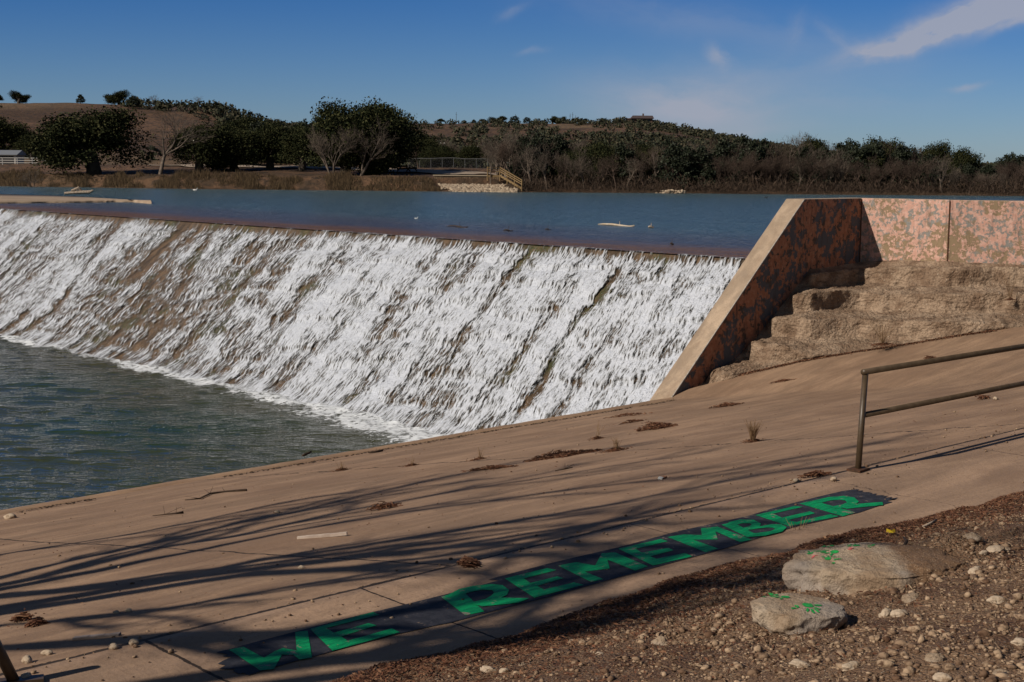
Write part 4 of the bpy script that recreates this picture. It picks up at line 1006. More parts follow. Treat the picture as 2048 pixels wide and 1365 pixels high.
# ------------------------------------------------------------------ things on the far bank
def build_far_things():
    def frame(px, k):     # local axes: right, forward
        return terr_pt(px, k)
    rz = HEAD-math.pi/2
    # small building at the left edge
    p = terr_pt(8, 172); gz = p[2]
    b = thing('park_building', 'small white building with a grey gable roof at the left edge of the far bank', 'building', p, rz)
    w = MB(); w.box((0, 0, .55), (4.4, 3, 1.3)); w.build('wall', material('white siding', speckled((.52, .48, .43), (.42, .38, .34), 3, .01)), b)
    r = MB(); r.add([(-2.5, -1.75, 1.2), (2.5, -1.75, 1.2), (2.5, 0, 1.72), (-2.5, 0, 1.72), (2.5, 1.75, 1.2), (-2.5, 1.75, 1.2), (-2.5, -1.75, 1.12), (2.5, -1.75, 1.12), (2.5, 1.75, 1.12), (-2.5, 1.75, 1.12)], [(0, 1, 2, 3), (3, 2, 4, 5), (6, 9, 8, 7), (0, 6, 7, 1), (4, 8, 9, 5), (1, 7, 8, 4, 2), (0, 3, 5, 9, 6)]); r.build('roof', material('grey metal roof', None, (.19, .20, .22), .5), b)
    d = MB(); d.box((1.1, -1.52, .5), (1.7, .06, 1.0)); d.build('garage_door', material('shaded opening', None, (.05, .045, .045)), b)
    d = MB(); d.box((-1.3, -1.52, .72), (.6, .06, .5)); d.build('window', material('dark glass', None, (.03, .035, .045), .2), b)
    f = thing('rail_fence', 'white pipe rail fence in front of the small white building', 'fence', terr_pt(-20, 165), rz)
    p0 = terr_pt(-20, 165)
    for h in (.35, .62, .9):
        m = MB(); m.tube([(0, 0, h), (7.0, 0, h)], .035, 5); m.build('rail', material('white fence paint', None, (.6, .57, .53)), f)
    for i in range(5):
        m = MB(); m.tube([(i*1.72, 0, -.3), (i*1.72, 0, .95)], .045, 5); m.build('post', MATS['white fence paint'], f)
    # retaining wall of vertical timbers
    k = 139.6; A = at_k(868, 354, k); B = at_k(1000, 356, k); wv = Vector(B-A); L = Vector((wv.x, wv.y, 0)).length; ang = math.atan2(wv.y, wv.x)
    rt = thing('retaining_wall', 'low retaining wall of upright timbers above the pale riprap', 'wall', (A[0], A[1], LAKE_Z), ang)
    n = 36; m = MB(); rr = random.Random(3)
    for i in range(n):
        m.box((L*(i+.5)/n, rr.uniform(-.02, .02), .95), (L/n*.80, .16, .95+rr.uniform(-.02, .02)))
    m.build('timber_facing', material('timber', speckled((.23, .16, .10), (.12, .08, .05), 3, .01)), rt)
    m = MB(); m.box((L/2, .05, 1.48), (L+.2, .4, .09)); m.build('cap_board', material('pale board', None, (.42, .34, .25)), rt)
    m = MB(); m.box((L/2, .30, .8), (L, .3, 1.3)); m.build('backing', MATS['timber'], rt)
    # riprap
    g = np.random.default_rng(12); ico = bmesh.new(); bmesh.ops.create_icosphere(ico, subdivisions=1, radius=1); iv = np.array([v.co[:] for v in ico.verts]); fi = np.array([[v.index for v in f.verts] for f in ico.faces]); ico.free()
    def rocks(name, N, pos, size, mat):
        V = []; Fc = []
        for i in range(N):
            s = size()*np.array([g.uniform(.7, 1.3), g.uniform(.7, 1.2), g.uniform(.5, .9)]); q = iv*(1+g.normal(0, .13, (len(iv), 1)))*s
            a = g.uniform(0, 6.28); R = np.array([[math.cos(a), -math.sin(a), 0], [math.sin(a), math.cos(a), 0], [0, 0, 1]])
            Fc.append(fi+len(V)*len(iv)); V.append(q@R.T+pos(i))
        return mesh_np(name, np.concatenate(V), np.concatenate(Fc))
    def rp(i):
        px = g.uniform(872, 1035); s = float(shore_k((px-1024)/F)); f = g.random()
        px = max(px, 880+50*(1-f)+g.normal(0, 8)); kk = s-1.2+f*5.6; z = LAKE_Z-.05+f*.62
        q = at_k(px, 300, kk); return np.array([q[0], q[1], z*(1)+0])
    tag(link('riprap', rocks('riprap', 1500, rp, lambda: g.uniform(.12, .24), None), material('riprap stone', stone_fn((.26, .19, .13), (.50, .40, .29)))), kind='stuff')
    def rb(i):
        px = g.normal(1345, 12); s = float(shore_k((px-1024)/F)); q = at_k(px, 300, s-1.6+g.random()*1.2); return np.array([q[0], q[1], LAKE_Z+g.random()*.25])
    tag(link('rubble', rocks('rubble', 110, rb, lambda: g.uniform(.08, .22), None), MATS['riprap stone']), kind='stuff')
    # wooden stairs down to the water
    A = at_k(1000, 352, 138.5); Bq = at_k(1044, 378, 135.0)
    st = thing('wooden_stairs', 'pale new wooden stairs with handrails going down to the lake right of the riprap', 'stairs', (A[0], A[1], 0), 0)
    off = Vector((A[0], A[1], 0)); a = Vector(A)-off; c = Vector(Bq)-off; side = Vector((Fh[0], Fh[1], 0))*1.1; my = material('new yellow timber', speckled((.24, .16, .075), (.17, .11, .05), 4, 0))
    land = a-Vector((R0[0], R0[1], 0))*1.2
    n = 8; m = MB()
    for i in range(n):
        q = a.lerp(c, (i+.5)/n); m.bar(q, q+side, .26, .05)
    m.build('steps', my, st)
    for sd in (Vector((0, 0, 0)), side):
        m = MB(); m.bar(land+sd+Vector((0, 0, -.05)), a+sd+Vector((0, 0, -.05)), .06, .2); m.bar(a+sd, c+sd, .06, .2); m.build('stringer', my, st)
        for h in (.4, .6, .8):
            m = MB(); m.bar(land+sd+Vector((0, 0, h)), a+sd+Vector((0, 0, h)), .06, .07); m.bar(a+sd+Vector((0, 0, h)), c+sd+Vector((0, 0, h)), .06, .07); m.build('handrail', my, st)
        for q in (land, a, a.lerp(c, .34), a.lerp(c, .67), c):
            m = MB(); m.bar(q+sd+Vector((0, 0, -.5)), q+sd+Vector((0, 0, .86)), .09); m.build('post', my, st)
    # chain-link fence behind the track
    fp = [terr_pt(x, kk) for x, kk in zip(np.linspace(815, 1040, 11), np.linspace(163, 152, 11))]
    fn = thing('chain_link_fence', 'thin grey chain-link fence behind the pale track', 'fence', fp[0]); o = Vector(fp[0]); mg = material('galvanised steel', None, (.16, .16, .16), .6, .2)
    for q in fp:
        m = MB(); m.tube([Vector(q)-o-Vector((0, 0, .2)), Vector(q)-o+Vector((0, 0, 1.15))], .022, 5); m.build('post', mg, fn)
    m = MB(); m.tube([Vector(q)-o+Vector((0, 0, 1.12)) for q in fp], .018, 5); m.build('top_rail', mg, fn)
    m = MB()
    for q0, q1 in zip(fp, fp[1:]):
        q0 = Vector(q0)-o; q1 = Vector(q1)-o
        for i in range(24):
            f0 = i/24; f1 = (i+2)/24
            for s in (0, 1):
                m.tube([q0.lerp(q1, f0)+Vector((0, 0, 1.1*s)), q0.lerp(q1, min(f1, 1))+Vector((0, 0, 1.1*(1-s)))], .0015, 3, False)
    m.build('wire_mesh', mg, fn)
    # rusted wreck-like dark timbers lying beside the track
    for i, (px, kk, L) in enumerate([(806, 149.5, 1.4), (822, 149, 1.1)]):
        q = terr_pt(px, kk); m = MB(); m.bar((-L/2, 0, .28), (L/2, 0, .35), .18); m.bar((-L/2, 0, 0), (-L*.2, 0, .5), .12); m.bar((L/2, 0, 0), (L*.2, 0, .5), .12)
        tag(m.build('picnic_trestle', m_twig, None, loc=(q[0], q[1], q[2]+.1)), ['dark low trestle beside the track, left of two', 'dark low trestle beside the track, right of two'][i], 'trestle', 'dark trestles beside the track').rotation_euler.z = rz
    # house on the hill
    p = terr_pt(1272, 470); h = thing('hilltop_house', 'long low brown house with a chimney on top of the far hill', 'house', (p[0], p[1], p[2]+.5), rz)
    m = MB(); m.box((0, 0, .4), (8.2, 4, 1.8)); m.box((-3.6, -.6, .3), (1.8, 4, 1.5)); m.build('wall', material('brown stone wall', speckled((.16, .10, .07), (.10, .065, .05), 1, 0)), h)
    m = MB(); m.add([(-3.0, -2.6, 1.3), (4.6, -2.6, 1.3), (4.3, 0, 2.3), (-2.2, 0, 2.3), (4.6, 2.6, 1.3), (-3.0, 2.6, 1.3)], [(0, 1, 2, 3), (3, 2, 4, 5), (0, 3, 5), (1, 4, 2), (0, 5, 4, 1)]); m.add([(-5, -2.8, 1.0), (-2.6, -2.8, 1.0), (-2.6, 2, 1.55), (-5, 2, 1.35)], [(0, 1, 2, 3)]); rf = m.build('roof', material('dark roof', None, (.07, .05, .05)), h)
    m = MB(); m.box((1.2, 0, 2.5), (.5, .5, .9)); m.build('chimney', MATS['brown stone wall'], rf)
    for i, x in enumerate((-2.4, -.6, 1.0, 2.8)):
        m = MB(); m.box((x, -2.02, .45), (.9, .06, .9)); m.build('window', MATS['dark glass'], h)
    for i, (px, hh) in enumerate([(807, 8), (910, 15), (1027, 9), (1135, 12), (1140, 14), (1146, 8)]):
        q = terr_pt(px, 477); m = MB(); m.tube([(0, 0, -.5), (0, 0, hpx(477, hh)+1.6)], [.10, .05], 5); m.box((0, 0, hpx(477, hh)+.8), (.7, .06, .06), rz)
        tag(m.build('antenna_mast', m_twig, None, loc=q), 'thin dark mast standing on the skyline of the far hill', 'mast', 'masts on the skyline')
    # utility poles
    for px, kk, hh in [(875, 200, 52), (942, 210, 46)]:
        q = terr_pt(px, kk); H = hpx(kk, hh); o = thing('utility_pole', 'wooden utility pole above the scrub, %s' % ('left of two' if px == 875 else 'right one with pale insulators'), 'pole', q, rz, 'utility poles')
        m = MB(); m.tube([(0, 0, -.3), (0, 0, H)], [.12, .09], 6); m.build('pole', m_bark, o); m = MB(); m.bar((-.9, 0, H-.3), (.9, 0, H-.3), .1); m.build('crossarm', m_bark, o)
        m = MB(); [m.box((x, 0, H-.18), (.12, .12, .14)) for x in (-.8, -.3, .3, .8)]; m.build('insulators', MATS['white fence paint'], o)
build_far_things()

# ------------------------------------------------------------------ concrete ledge standing in the lake at the left
def build_ledge():
    z = LAKE_Z+.13
    F_ = [(-420, 409), (-150, 409), (0, 407.5), (120, 406.5), (200, 405.5), (232, 405), (300, 405)]; B_ = [(-420, 382), (-150, 385), (0, 388.5), (100, 391), (175, 394), (240, 398.5), (303, 404)]
    n = 60; V = []
    for i in range(n):
        s = i/(n-1)*(len(F_)-1); j = min(int(s), len(F_)-2); f = s-j
        a = [F_[j][c]*(1-f)+F_[j+1][c]*f for c in (0, 1)]; b = [B_[j][c]*(1-f)+B_[j+1][c]*f for c in (0, 1)]
        pa = at_z(a[0], a[1], LAKE_Z); pb = at_z(b[0], b[1], z); e = (float(fbm(i*.9, 0, seed=80))-.5)*.5
        pa = pa-e*Fh*1.0
        V += [(pa[0], pa[1], LAKE_Z-.3), (pa[0], pa[1], z-.06), (*(pa[:2]+Fh[:2]*.4), z), (*(pa[:2]*.5+pb[:2]*.5), z+.03+.03*e), (*pb[:2], z), (pb[0], pb[1], LAKE_Z-.3)]
    o = link('concrete_ledge', mesh_np('ledge', V, grid_faces(n, 6)[:, ::-1]), m_wallc)
    tag(o, 'low flat tan concrete ledge lying in the lake above the left end of the waterfall', 'ledge')
    p = at_z(158, 391, z); r = random.Random(2)
    t = thing('driftwood_pile', 'small grey pile of driftwood on the flat concrete ledge', 'driftwood', p)
    m = MB(); m.tube([(-1.0*R0[0], -1.0*R0[1], .12), (0, 0, .2), (.75*R0[0], .75*R0[1], .22), (1.0*R0[0], 1.0*R0[1], .35)], [.09, .13, .12, .05], 7); m.build('log', m_wood, t)
    m = MB(); m.tube([(-.5*R0[0], -.5*R0[1], .3), (0, 0, .5), (.3*R0[0], .3*R0[1], .2)], [.09, .12, .05], 6); m.build('branch', m_wood, t)
build_ledge()
def lake_bits():
    def log(px0, px1, py, label, r, mat, cat='driftwood', name='floating_log', dy=0):
        a = at_z(px0, py, LAKE_Z); b = at_z(px1, py+dy, LAKE_Z); c = (a+b)/2; v = Vector(b-a); m = MB(); P = [v*(s-.5)+Vector((0, 0, .02+.03*math.sin(s*5)+(.05 if s > .9 else 0))) for s in (0, .15, .4, .6, .85, 1)]
        m.tube(P, [r*.3, r*.8, r, r*.9, r*.9, r*.5], 8); m.tube([P[3], P[3]+Vector((.1, .1, .16))], [r*.4, r*.2], 5)
        tag(m.build(name, mat, None, True, loc=c), label, cat)
    log(1196, 1269, 450, 'pale bleached log floating on the lake before the dam crest', .045, material('bleached wood', speckled((.5, .42, .32), (.4, .3, .2), 4, 0)), dy=4)
    log(1296, 1307, 456, 'short brown piece of wood floating right of the pale log', .05, m_wood, name='floating_wood')
    log(894, 936, 454, 'long dark stick floating on the brown shallows near the crest', .03, m_twig, name='floating_stick', dy=2)
    log(1006, 1025, 463, 'short dark stick floating on the shallows right of the long one', .03, m_twig, name='floating_stick')
    log(1089, 1101, 461, 'small dark twig floating between the dark stick and the pale log', .025, m_twig, name='floating_stick')
    log(1340, 1347, 490, 'tiny dark snag in the shallow water near the pink wall', .03, m_twig, name='floating_stick')
    # water birds
    def bird(px, py, mat, lab, s=1.0):
        p = at_z(px, py, LAKE_Z); t = thing('duck', lab, 'bird', p, HEAD-math.pi/2, None, s)
        bm = bmesh.new(); bmesh.ops.create_icosphere(bm, subdivisions=2, radius=1)
        for v in bm.verts:
            x, y, z = v.co; tail = max(0, -x-.4); v.co = Vector((x*.24, y*.11*(1-.5*tail), z*.09+.05+tail*.09))
        bmesh.ops.create_uvsphere(bm, u_segments=8, v_segments=6, radius=.05, matrix=Matrix.Translation((.26, 0, .24)))
        bmesh.ops.create_cone(bm, segments=8, radius1=.045, radius2=.03, depth=.18, cap_ends=True, matrix=Matrix.Translation((.22, 0, .15))@Matrix.Rotation(.25, 4, 'Y'))
        bmesh.ops.create_cone(bm, segments=6, radius1=.02, radius2=.006, depth=.07, cap_ends=True, matrix=Matrix.Translation((.33, 0, .235))@Matrix.Rotation(rad(90), 4, 'Y'))
        me = bpy.data.meshes.new('body'); bm.to_mesh(me); bm.free(); link('body', me, mat, t)
    bird(390, 381.5, material('white feathers', None, (.75, .73, .7)), 'white bird on the lake in front of the left oak grove', .8)
    bird(832, 438, MATS['white feathers'], 'small white bird on the lake above the middle of the waterfall', .3)
    bird(1531, 397, material('black feathers', None, (.02, .02, .02)), 'black bird on the lake just left of the top of the pink wall', .6)
lake_bits()

# ------------------------------------------------------------------ handrails
def build_rails():
    b = at_z(1716, 941, PATH_Z); T = at_k(1731, 744, 15.3)
    r = .033
    rl = thing('handrail', 'olive brown pipe handrail with two bars beside the path at the right', 'railing', b)
    B = Vector(b)
    top = Vector(T)-B; lean = Vector((top.x, top.y, 0))
    ax = Vector((1, 0, 0)); L = 9
    def post(x):
        m = MB(); m.tube([(x, 0, .0), ax*x+top], r, 14); m.build('post', m_steel, rl, True)
        m = MB(); m.box((x, 0, .012), (.22, .16, .02), .1); m.build('base_plate', m_rust, rl)
    post(0); post(5.2)
    m = MB(); m.tube([top-ax*.045, top+ax*L], r*1.02, 16); m.build('top_bar', m_steel, rl, True)
    m = MB(); md = top*.555; m.tube([md+ax*.02, md+ax*L], r*.95, 14); m.build('middle_bar', m_steel, rl, True)
    # end of another rail at the lower left
    b2_ = at_z(30, 1366, PATH_Z); t2 = at_k(-46, 1215, 8.45); B = Vector(b2_); top = Vector(t2)-B
    rl = thing('handrail_end', 'dark leaning end post of a handrail cut off at the lower left corner', 'railing', b2_)
    m = MB(); m.tube([(0, 0, 0), top], .036, 14); m.build('post', m_steel, rl, True)
    m = MB(); m.tube([top, top+Vector((-3, .1, -.25))], .036, 12); m.build('top_bar', m_steel, rl, True)
    m = MB(); m.box((0, 0, .014), (.34, .09, .02), -.45); m.build('base_plate', m_steel, rl)
build_rails()

# ------------------------------------------------------------------ boulders, stones, gravel, litter
def ico_np(sub=1):
    bm = bmesh.new(); bmesh.ops.create_icosphere(bm, subdivisions=sub, radius=1); bm.verts.ensure_lookup_table()
    v = np.array([q.co[:] for q in bm.verts]); f = np.array([[q.index for q in p.verts] for p in bm.faces]); bm.free(); return v, f
def boulder(name, label, px, py, size, rz, seed, top_flat, mat, sink=.3, rough=.16):
    v, f = ico_np(6); x, y, z = v.T
    n = 1+(fbm(x*1.2+5, y*1.2+5, z*1.2+5, o=5, seed=seed)-.5)*.55
    P = v*n[:, None]; P[:, 2] = np.where(P[:, 2] > top_flat, top_flat+(P[:, 2]-top_flat)*.22, P[:, 2])
    P = P*np.array(size); q = P*4
    P = P*(1+(fbm(q[:, 0]+9, q[:, 1]+9, q[:, 2]+9, o=5, seed=seed+1, g=.6)-.5)[:, None]*rough)
    P = P*(1-np.abs(fbm(v[:, 0]*2.2+3, v[:, 1]*2.2+3, v[:, 2]*2.2+3, o=3, seed=seed+7)-.5)[:, None]*.30)*(1+(fbm(q[:, 0]*5+9, q[:, 1]*5+9, q[:, 2]*5+9, o=3, seed=seed+4, g=.6)-.5)[:, None]*.05)
    c = hit(px, py, dirt_z); a = rz
    R = np.array([[math.cos(a), -math.sin(a), 0], [math.sin(a), math.cos(a), 0], [0, 0, 1]]); P = P@R.T
    me = mesh_np(name, P, f, True); o = link(name, me, mat, None, (c[0], c[1], c[2]+size[2]*(1-sink)*.5)); tag(o, label, 'boulder')
    return o, BVHTree.FromPolygons([tuple(p) for p in P], [tuple(int(i) for i in q) for q in f])
def bfn(t, b, mud=False):
    v = t.coord(); n = t.noise(v, 3, 8, .65, .3); f = t.noise(v, 30, 5, .7); g = t.new('ShaderNodeNewGeometry').outputs['Normal']; up = t.sep(g)[2]
    c = t.mix(t.sstep(n, .35, .65), (.30, .205, .13, 1), (.46, .36, .26, 1)); c = t.mix(t.math('MULTIPLY', t.sstep(f, .55, .7), .5), c, (.14, .085, .05, 1))
    c = t.mix(t.math('MULTIPLY', t.sstep(t.noise(v, 1.3, 4, .5), .5, .62), .6), c, (.30, .26, .235, 1))
    if mud:
        sx = t.math('ADD', t.sep(v)[0], t.math('MULTIPLY', t.math('SUBTRACT', t.noise(v, 4, 6, .7), .5), .35))
        m = t.sstep(t.math('SUBTRACT', sx, t.math('MULTIPLY', t.sep(v)[1], .9)), .02, .14); g = t.voro(v, 70)
        c = t.mix(m, c, t.mix(t.sstep(g, .3, .15), (.20, .115, .062, 1), (.46, .34, .23, 1)))
    t.put(b.inputs['Base Color'], c); t.put(b.inputs['Normal'], t.bump(t.math('ADD', n, f), .03, 1))
m_boulder = material('boulder limestone', bfn); m_mudrock = material('muddy limestone', lambda t, b: bfn(t, b, True))
def paint_marks(o, bvh, marks):
    for (px, py, kind, mat, s) in marks:
        d = ray(px, py); loc = np.array(o.location); e = Vector(EYE-loc); dv = Vector(d).normalized()
        h, nrm, _, _ = bvh.ray_cast(e, dv)
        if h is None: continue
        r = random.Random(int(px*7+py)); shapes = []
        def blob(cx, cy, rx, ry, a, nn=12):
            return [(cx+math.cos(a)*rx*math.cos(q)*r.uniform(.8, 1.15)-math.sin(a)*ry*math.sin(q), cy+math.sin(a)*rx*math.cos(q)*r.uniform(.8, 1.15)+math.cos(a)*ry*math.sin(q)) for q in [2*math.pi*i/nn for i in range(nn)]]
        rot = r.uniform(0, 6.28)
        if kind == 'hand':
            shapes.append(blob(0, 0, .030*s, .027*s, rot))
            for j, an in enumerate((-.5, -.17, .15, .48)):
                L = (.066, .078, .074, .058)[j]*s; a = rot+an; shapes.append(blob(math.cos(a)*L, math.sin(a)*L, .024*s, .0075*s, a, 8))
            a = rot+1.25; shapes.append(blob(math.cos(a)*.055*s, math.sin(a)*.055*s, .022*s, .009*s, a, 8))
        else:
            for j in range(5): shapes.append(blob(r.uniform(-.05, .05)*s, r.uniform(-.03, .03)*s, r.uniform(.008, .03)*s, r.uniform(.006, .016)*s, r.uniform(0, 3), 9))
        V = []; Fc = []
        for k_, sh in enumerate(shapes):
            cx = sum(p[0] for p in sh)/len(sh); cy = sum(p[1] for p in sh)/len(sh); pts = [(cx, cy)]+[((p[0]+cx)/2, (p[1]+cy)/2) for p in sh]+sh; b0 = len(V)
            for p in pts:
                q, nn_, _, _ = bvh.ray_cast(Vector((h.x+p[0], h.y+p[1], 3)), Vector((0, 0, -1)))
                q = q if q is not None else Vector((h.x+p[0], h.y+p[1], h.z)); V.append((q.x, q.y, q.z+.004+.0004*k_))
            n = len(sh)
            for i in range(n):
                j = (i+1) % n; Fc += [(b0, b0+1+i, b0+1+j), (b0+1+i, b0+1+n+i, b0+1+n+j), (b0+1+i, b0+1+n+j, b0+1+j)]
        me = bpy.data.meshes.new('mark'); me.from_pydata(V, [], Fc); link('paint_handprint' if kind == 'hand' else 'paint_splash', me, mat, o)
m_redp = material('red paint', None, (.45, .10, .10))
m_greenp = material('bright green paint', speckled((.01, .30, .06), (.02, .22, .05), 20, 0))
o, bv = boulder('boulder', 'large flat-topped boulder half buried in dirt with green paint handprints', 1765, 1166, (.63, .46, .37), HEAD-math.pi/2-.02, 3, .22, m_mudrock, .60)
paint_marks(o, bv, [(1620, 1108, 'hand', m_greenp, .8), (1655, 1093, 'splash', m_greenp, 1.1), (1668, 1105, 'hand', m_greenp, 1.0), (1655, 1118, 'hand', m_greenp, .8), (1712, 1092, 'hand', m_greenp, .9), (1740, 1093, 'splash', m_greenp, .7), (1695, 1099, 'splash', m_redp, .8), (1672, 1122, 'splash', m_greenp, .7), (1628, 1114, 'splash', m_redp, .5)])
o, bv = boulder('boulder', 'smaller loose boulder with two green handprints in front of the large boulder', 1592, 1248, (.285, .23, .20), HEAD-math.pi/2-.12, 8, .14, m_boulder, .2, .2)
paint_marks(o, bv, [(1570, 1195, 'hand', m_greenp, .95), (1540, 1193, 'splash', m_greenp, 1), (1615, 1211, 'hand', m_greenp, 1.15), (1590, 1216, 'splash', m_greenp, .7)])

def scatter_stones():
    g = np.random.default_rng(33); iv, fi = ico_np(1)
    N = 190000
    # denser away from the path edge; sampled over the bank around the camera's foreground
    X = g.uniform(1.5, 22, N*3); Y = g.uniform(-2.5, 7.8, N*3); d = dirtY(X)-Y
    clump = fbm(X*.8, Y*.8, seed=90); w = np.clip(.15+.9*sst(d, .25, 1.3), 0, 1)*(.35+1.2*sst(clump, .35, .65))*(d > -.05)
    keep = g.random(len(X)) < w; X = X[keep][:N]; Y = Y[keep][:N]
    P0, P1 = proj(np.stack([X, Y, X*0+4.2], 1)); vis = (P0 > -500) & (P0 < 3100) & (P1 < 1900) & (P1 > 800)
    X = X[vis]; Y = Y[vis]; n = len(X)
    Z = dirt_z(X, Y); Z = np.minimum(Z, 5.35)
    r = .0035+.010*g.random(n)**3.2+.026*g.random(n)**20
    shp = np.stack([iv*(1+g.normal(0, .16, (len(iv), 1))) for _ in range(24)]); vi = g.integers(0, 24, n)
    S = shp[vi]*(r[:, None]*np.stack([g.uniform(.8, 1.5, n), g.uniform(.8, 1.2, n), g.uniform(.45, .9, n)], 1))[:, None, :]
    a = g.uniform(0, 6.28, n); ca, sa = np.cos(a)[:, None], np.sin(a)[:, None]
    Q = np.stack([S[..., 0]*ca-S[..., 1]*sa, S[..., 0]*sa+S[..., 1]*ca, S[..., 2]], -1)+np.stack([X, Y, Z+r*.25], 1)[:, None]
    Fc = (fi[None]+(np.arange(n)*len(iv))[:, None, None]).reshape(-1, 3)
    tag(link('gravel', mesh_np('gravel', Q.reshape(-1, 3), Fc), m_gravel), kind='stuff')
    # specks of grit on the path and apron
    n = 900; X = g.uniform(2, 20, n); Y = g.uniform(6.9, 21, n)**1.0; cl = g.random(n); Y = np.where(cl < .5, g.normal(8.5, .25, n), Y); Y = np.maximum(Y, dirtY(X))
    Z = np.where(Y < JOINT_Y, PATH_Z, slab_z(X, Y)); r = .006+.014*g.random(n)**4
    S = shp[g.integers(0, 24, n)]*(r[:, None]*np.stack([g.uniform(.8, 1.4, n), g.uniform(.8, 1.2, n), g.uniform(.5, .8, n)], 1))[:, None, :]
    Q = S+np.stack([X, Y, Z+r*.3], 1)[:, None]; Fc = (fi[None]+(np.arange(n)*len(iv))[:, None, None]).reshape(-1, 3)
    tag(link('grit', mesh_np('grit', Q.reshape(-1, 3), Fc), m_gravel), kind='stuff')
    # leaf and needle litter, thickest where dirt meets path
    def litter(name, X, Y, zf, ln, wd, mat=m_litter, up=.25):
        n = len(X); Z = zf(X, Y)+g.random(n)*.02; a = g.uniform(0, 6.28, n); L = ln*g.uniform(.4, 1.3, n); W = wd*g.uniform(.5, 1.3, n)
        dx = np.stack([np.cos(a)*L, np.sin(a)*L, g.normal(0, up, n)*L], 1); dy = np.stack([-np.sin(a)*W, np.cos(a)*W, g.normal(0, .5, n)*W], 1); C = np.stack([X, Y, Z+.006], 1)
        V = np.stack([C-dx, C-dy, C+dx, C+dy], 1).reshape(-1, 3); tag(link(name, mesh_np(name, V, np.arange(4*n).reshape(-1, 4)), mat), kind='stuff')
    n = 90000; X = g.uniform(2.5, 19, n); off = np.abs(g.normal(0, 1, n))*np.where(g.random(n) < .72, .36, 1.3)-.06; Y = dirtY(X)+(fbm(X*2.2, dirtY(X)*2.2, seed=5)-.5)*.28-off
    litter('leaf_litter', X, Y, dirt_z, .022, .005)
    n = 30000; X = g.uniform(2, 17, n); Y = g.uniform(0, 7, n); k = (Y < dirtY(X)-.1) & (fbm(X*1.3, Y*1.3, seed=93) > .5); litter('dry_grass_litter', X[k], Y[k], dirt_z, .03, .0028, material('straw', island_fn((.10, .055, .03), (.22, .14, .08), (.34, .25, .16))))
    n = 2200; X = g.uniform(2, 22, n); Y = g.uniform(8.6, 21.4, n); k = fbm(X*.25, Y*.9, seed=94) > .47; litter('leaf_bits', X[k], Y[k], slab_z, .016, .006, m_litter, .1)
    n = 2600; X = g.uniform(3, 25.3, n); Y = edgeY(X)-.60+g.normal(0, .03, n)+(fbm(X*1.2, 0*X, seed=96)-.5)*.18; k = fbm(X*.9, X*0+4, seed=97) > .42; litter('seam_litter', X[k], Y[k], slab_z, .03, .010, m_twig, .1)
    # pockets of litter at the foot of the rock ledges
    n = 4000; s = g.uniform(0, 1, n); xx = np.interp(s, [0, 1], [27.0, 31.5]); Y = edgeY(xx)-np.abs(g.normal(0, .10, n)); litter('ledge_litter', xx, Y, slab_z, .035, .012)
scatter_stones()

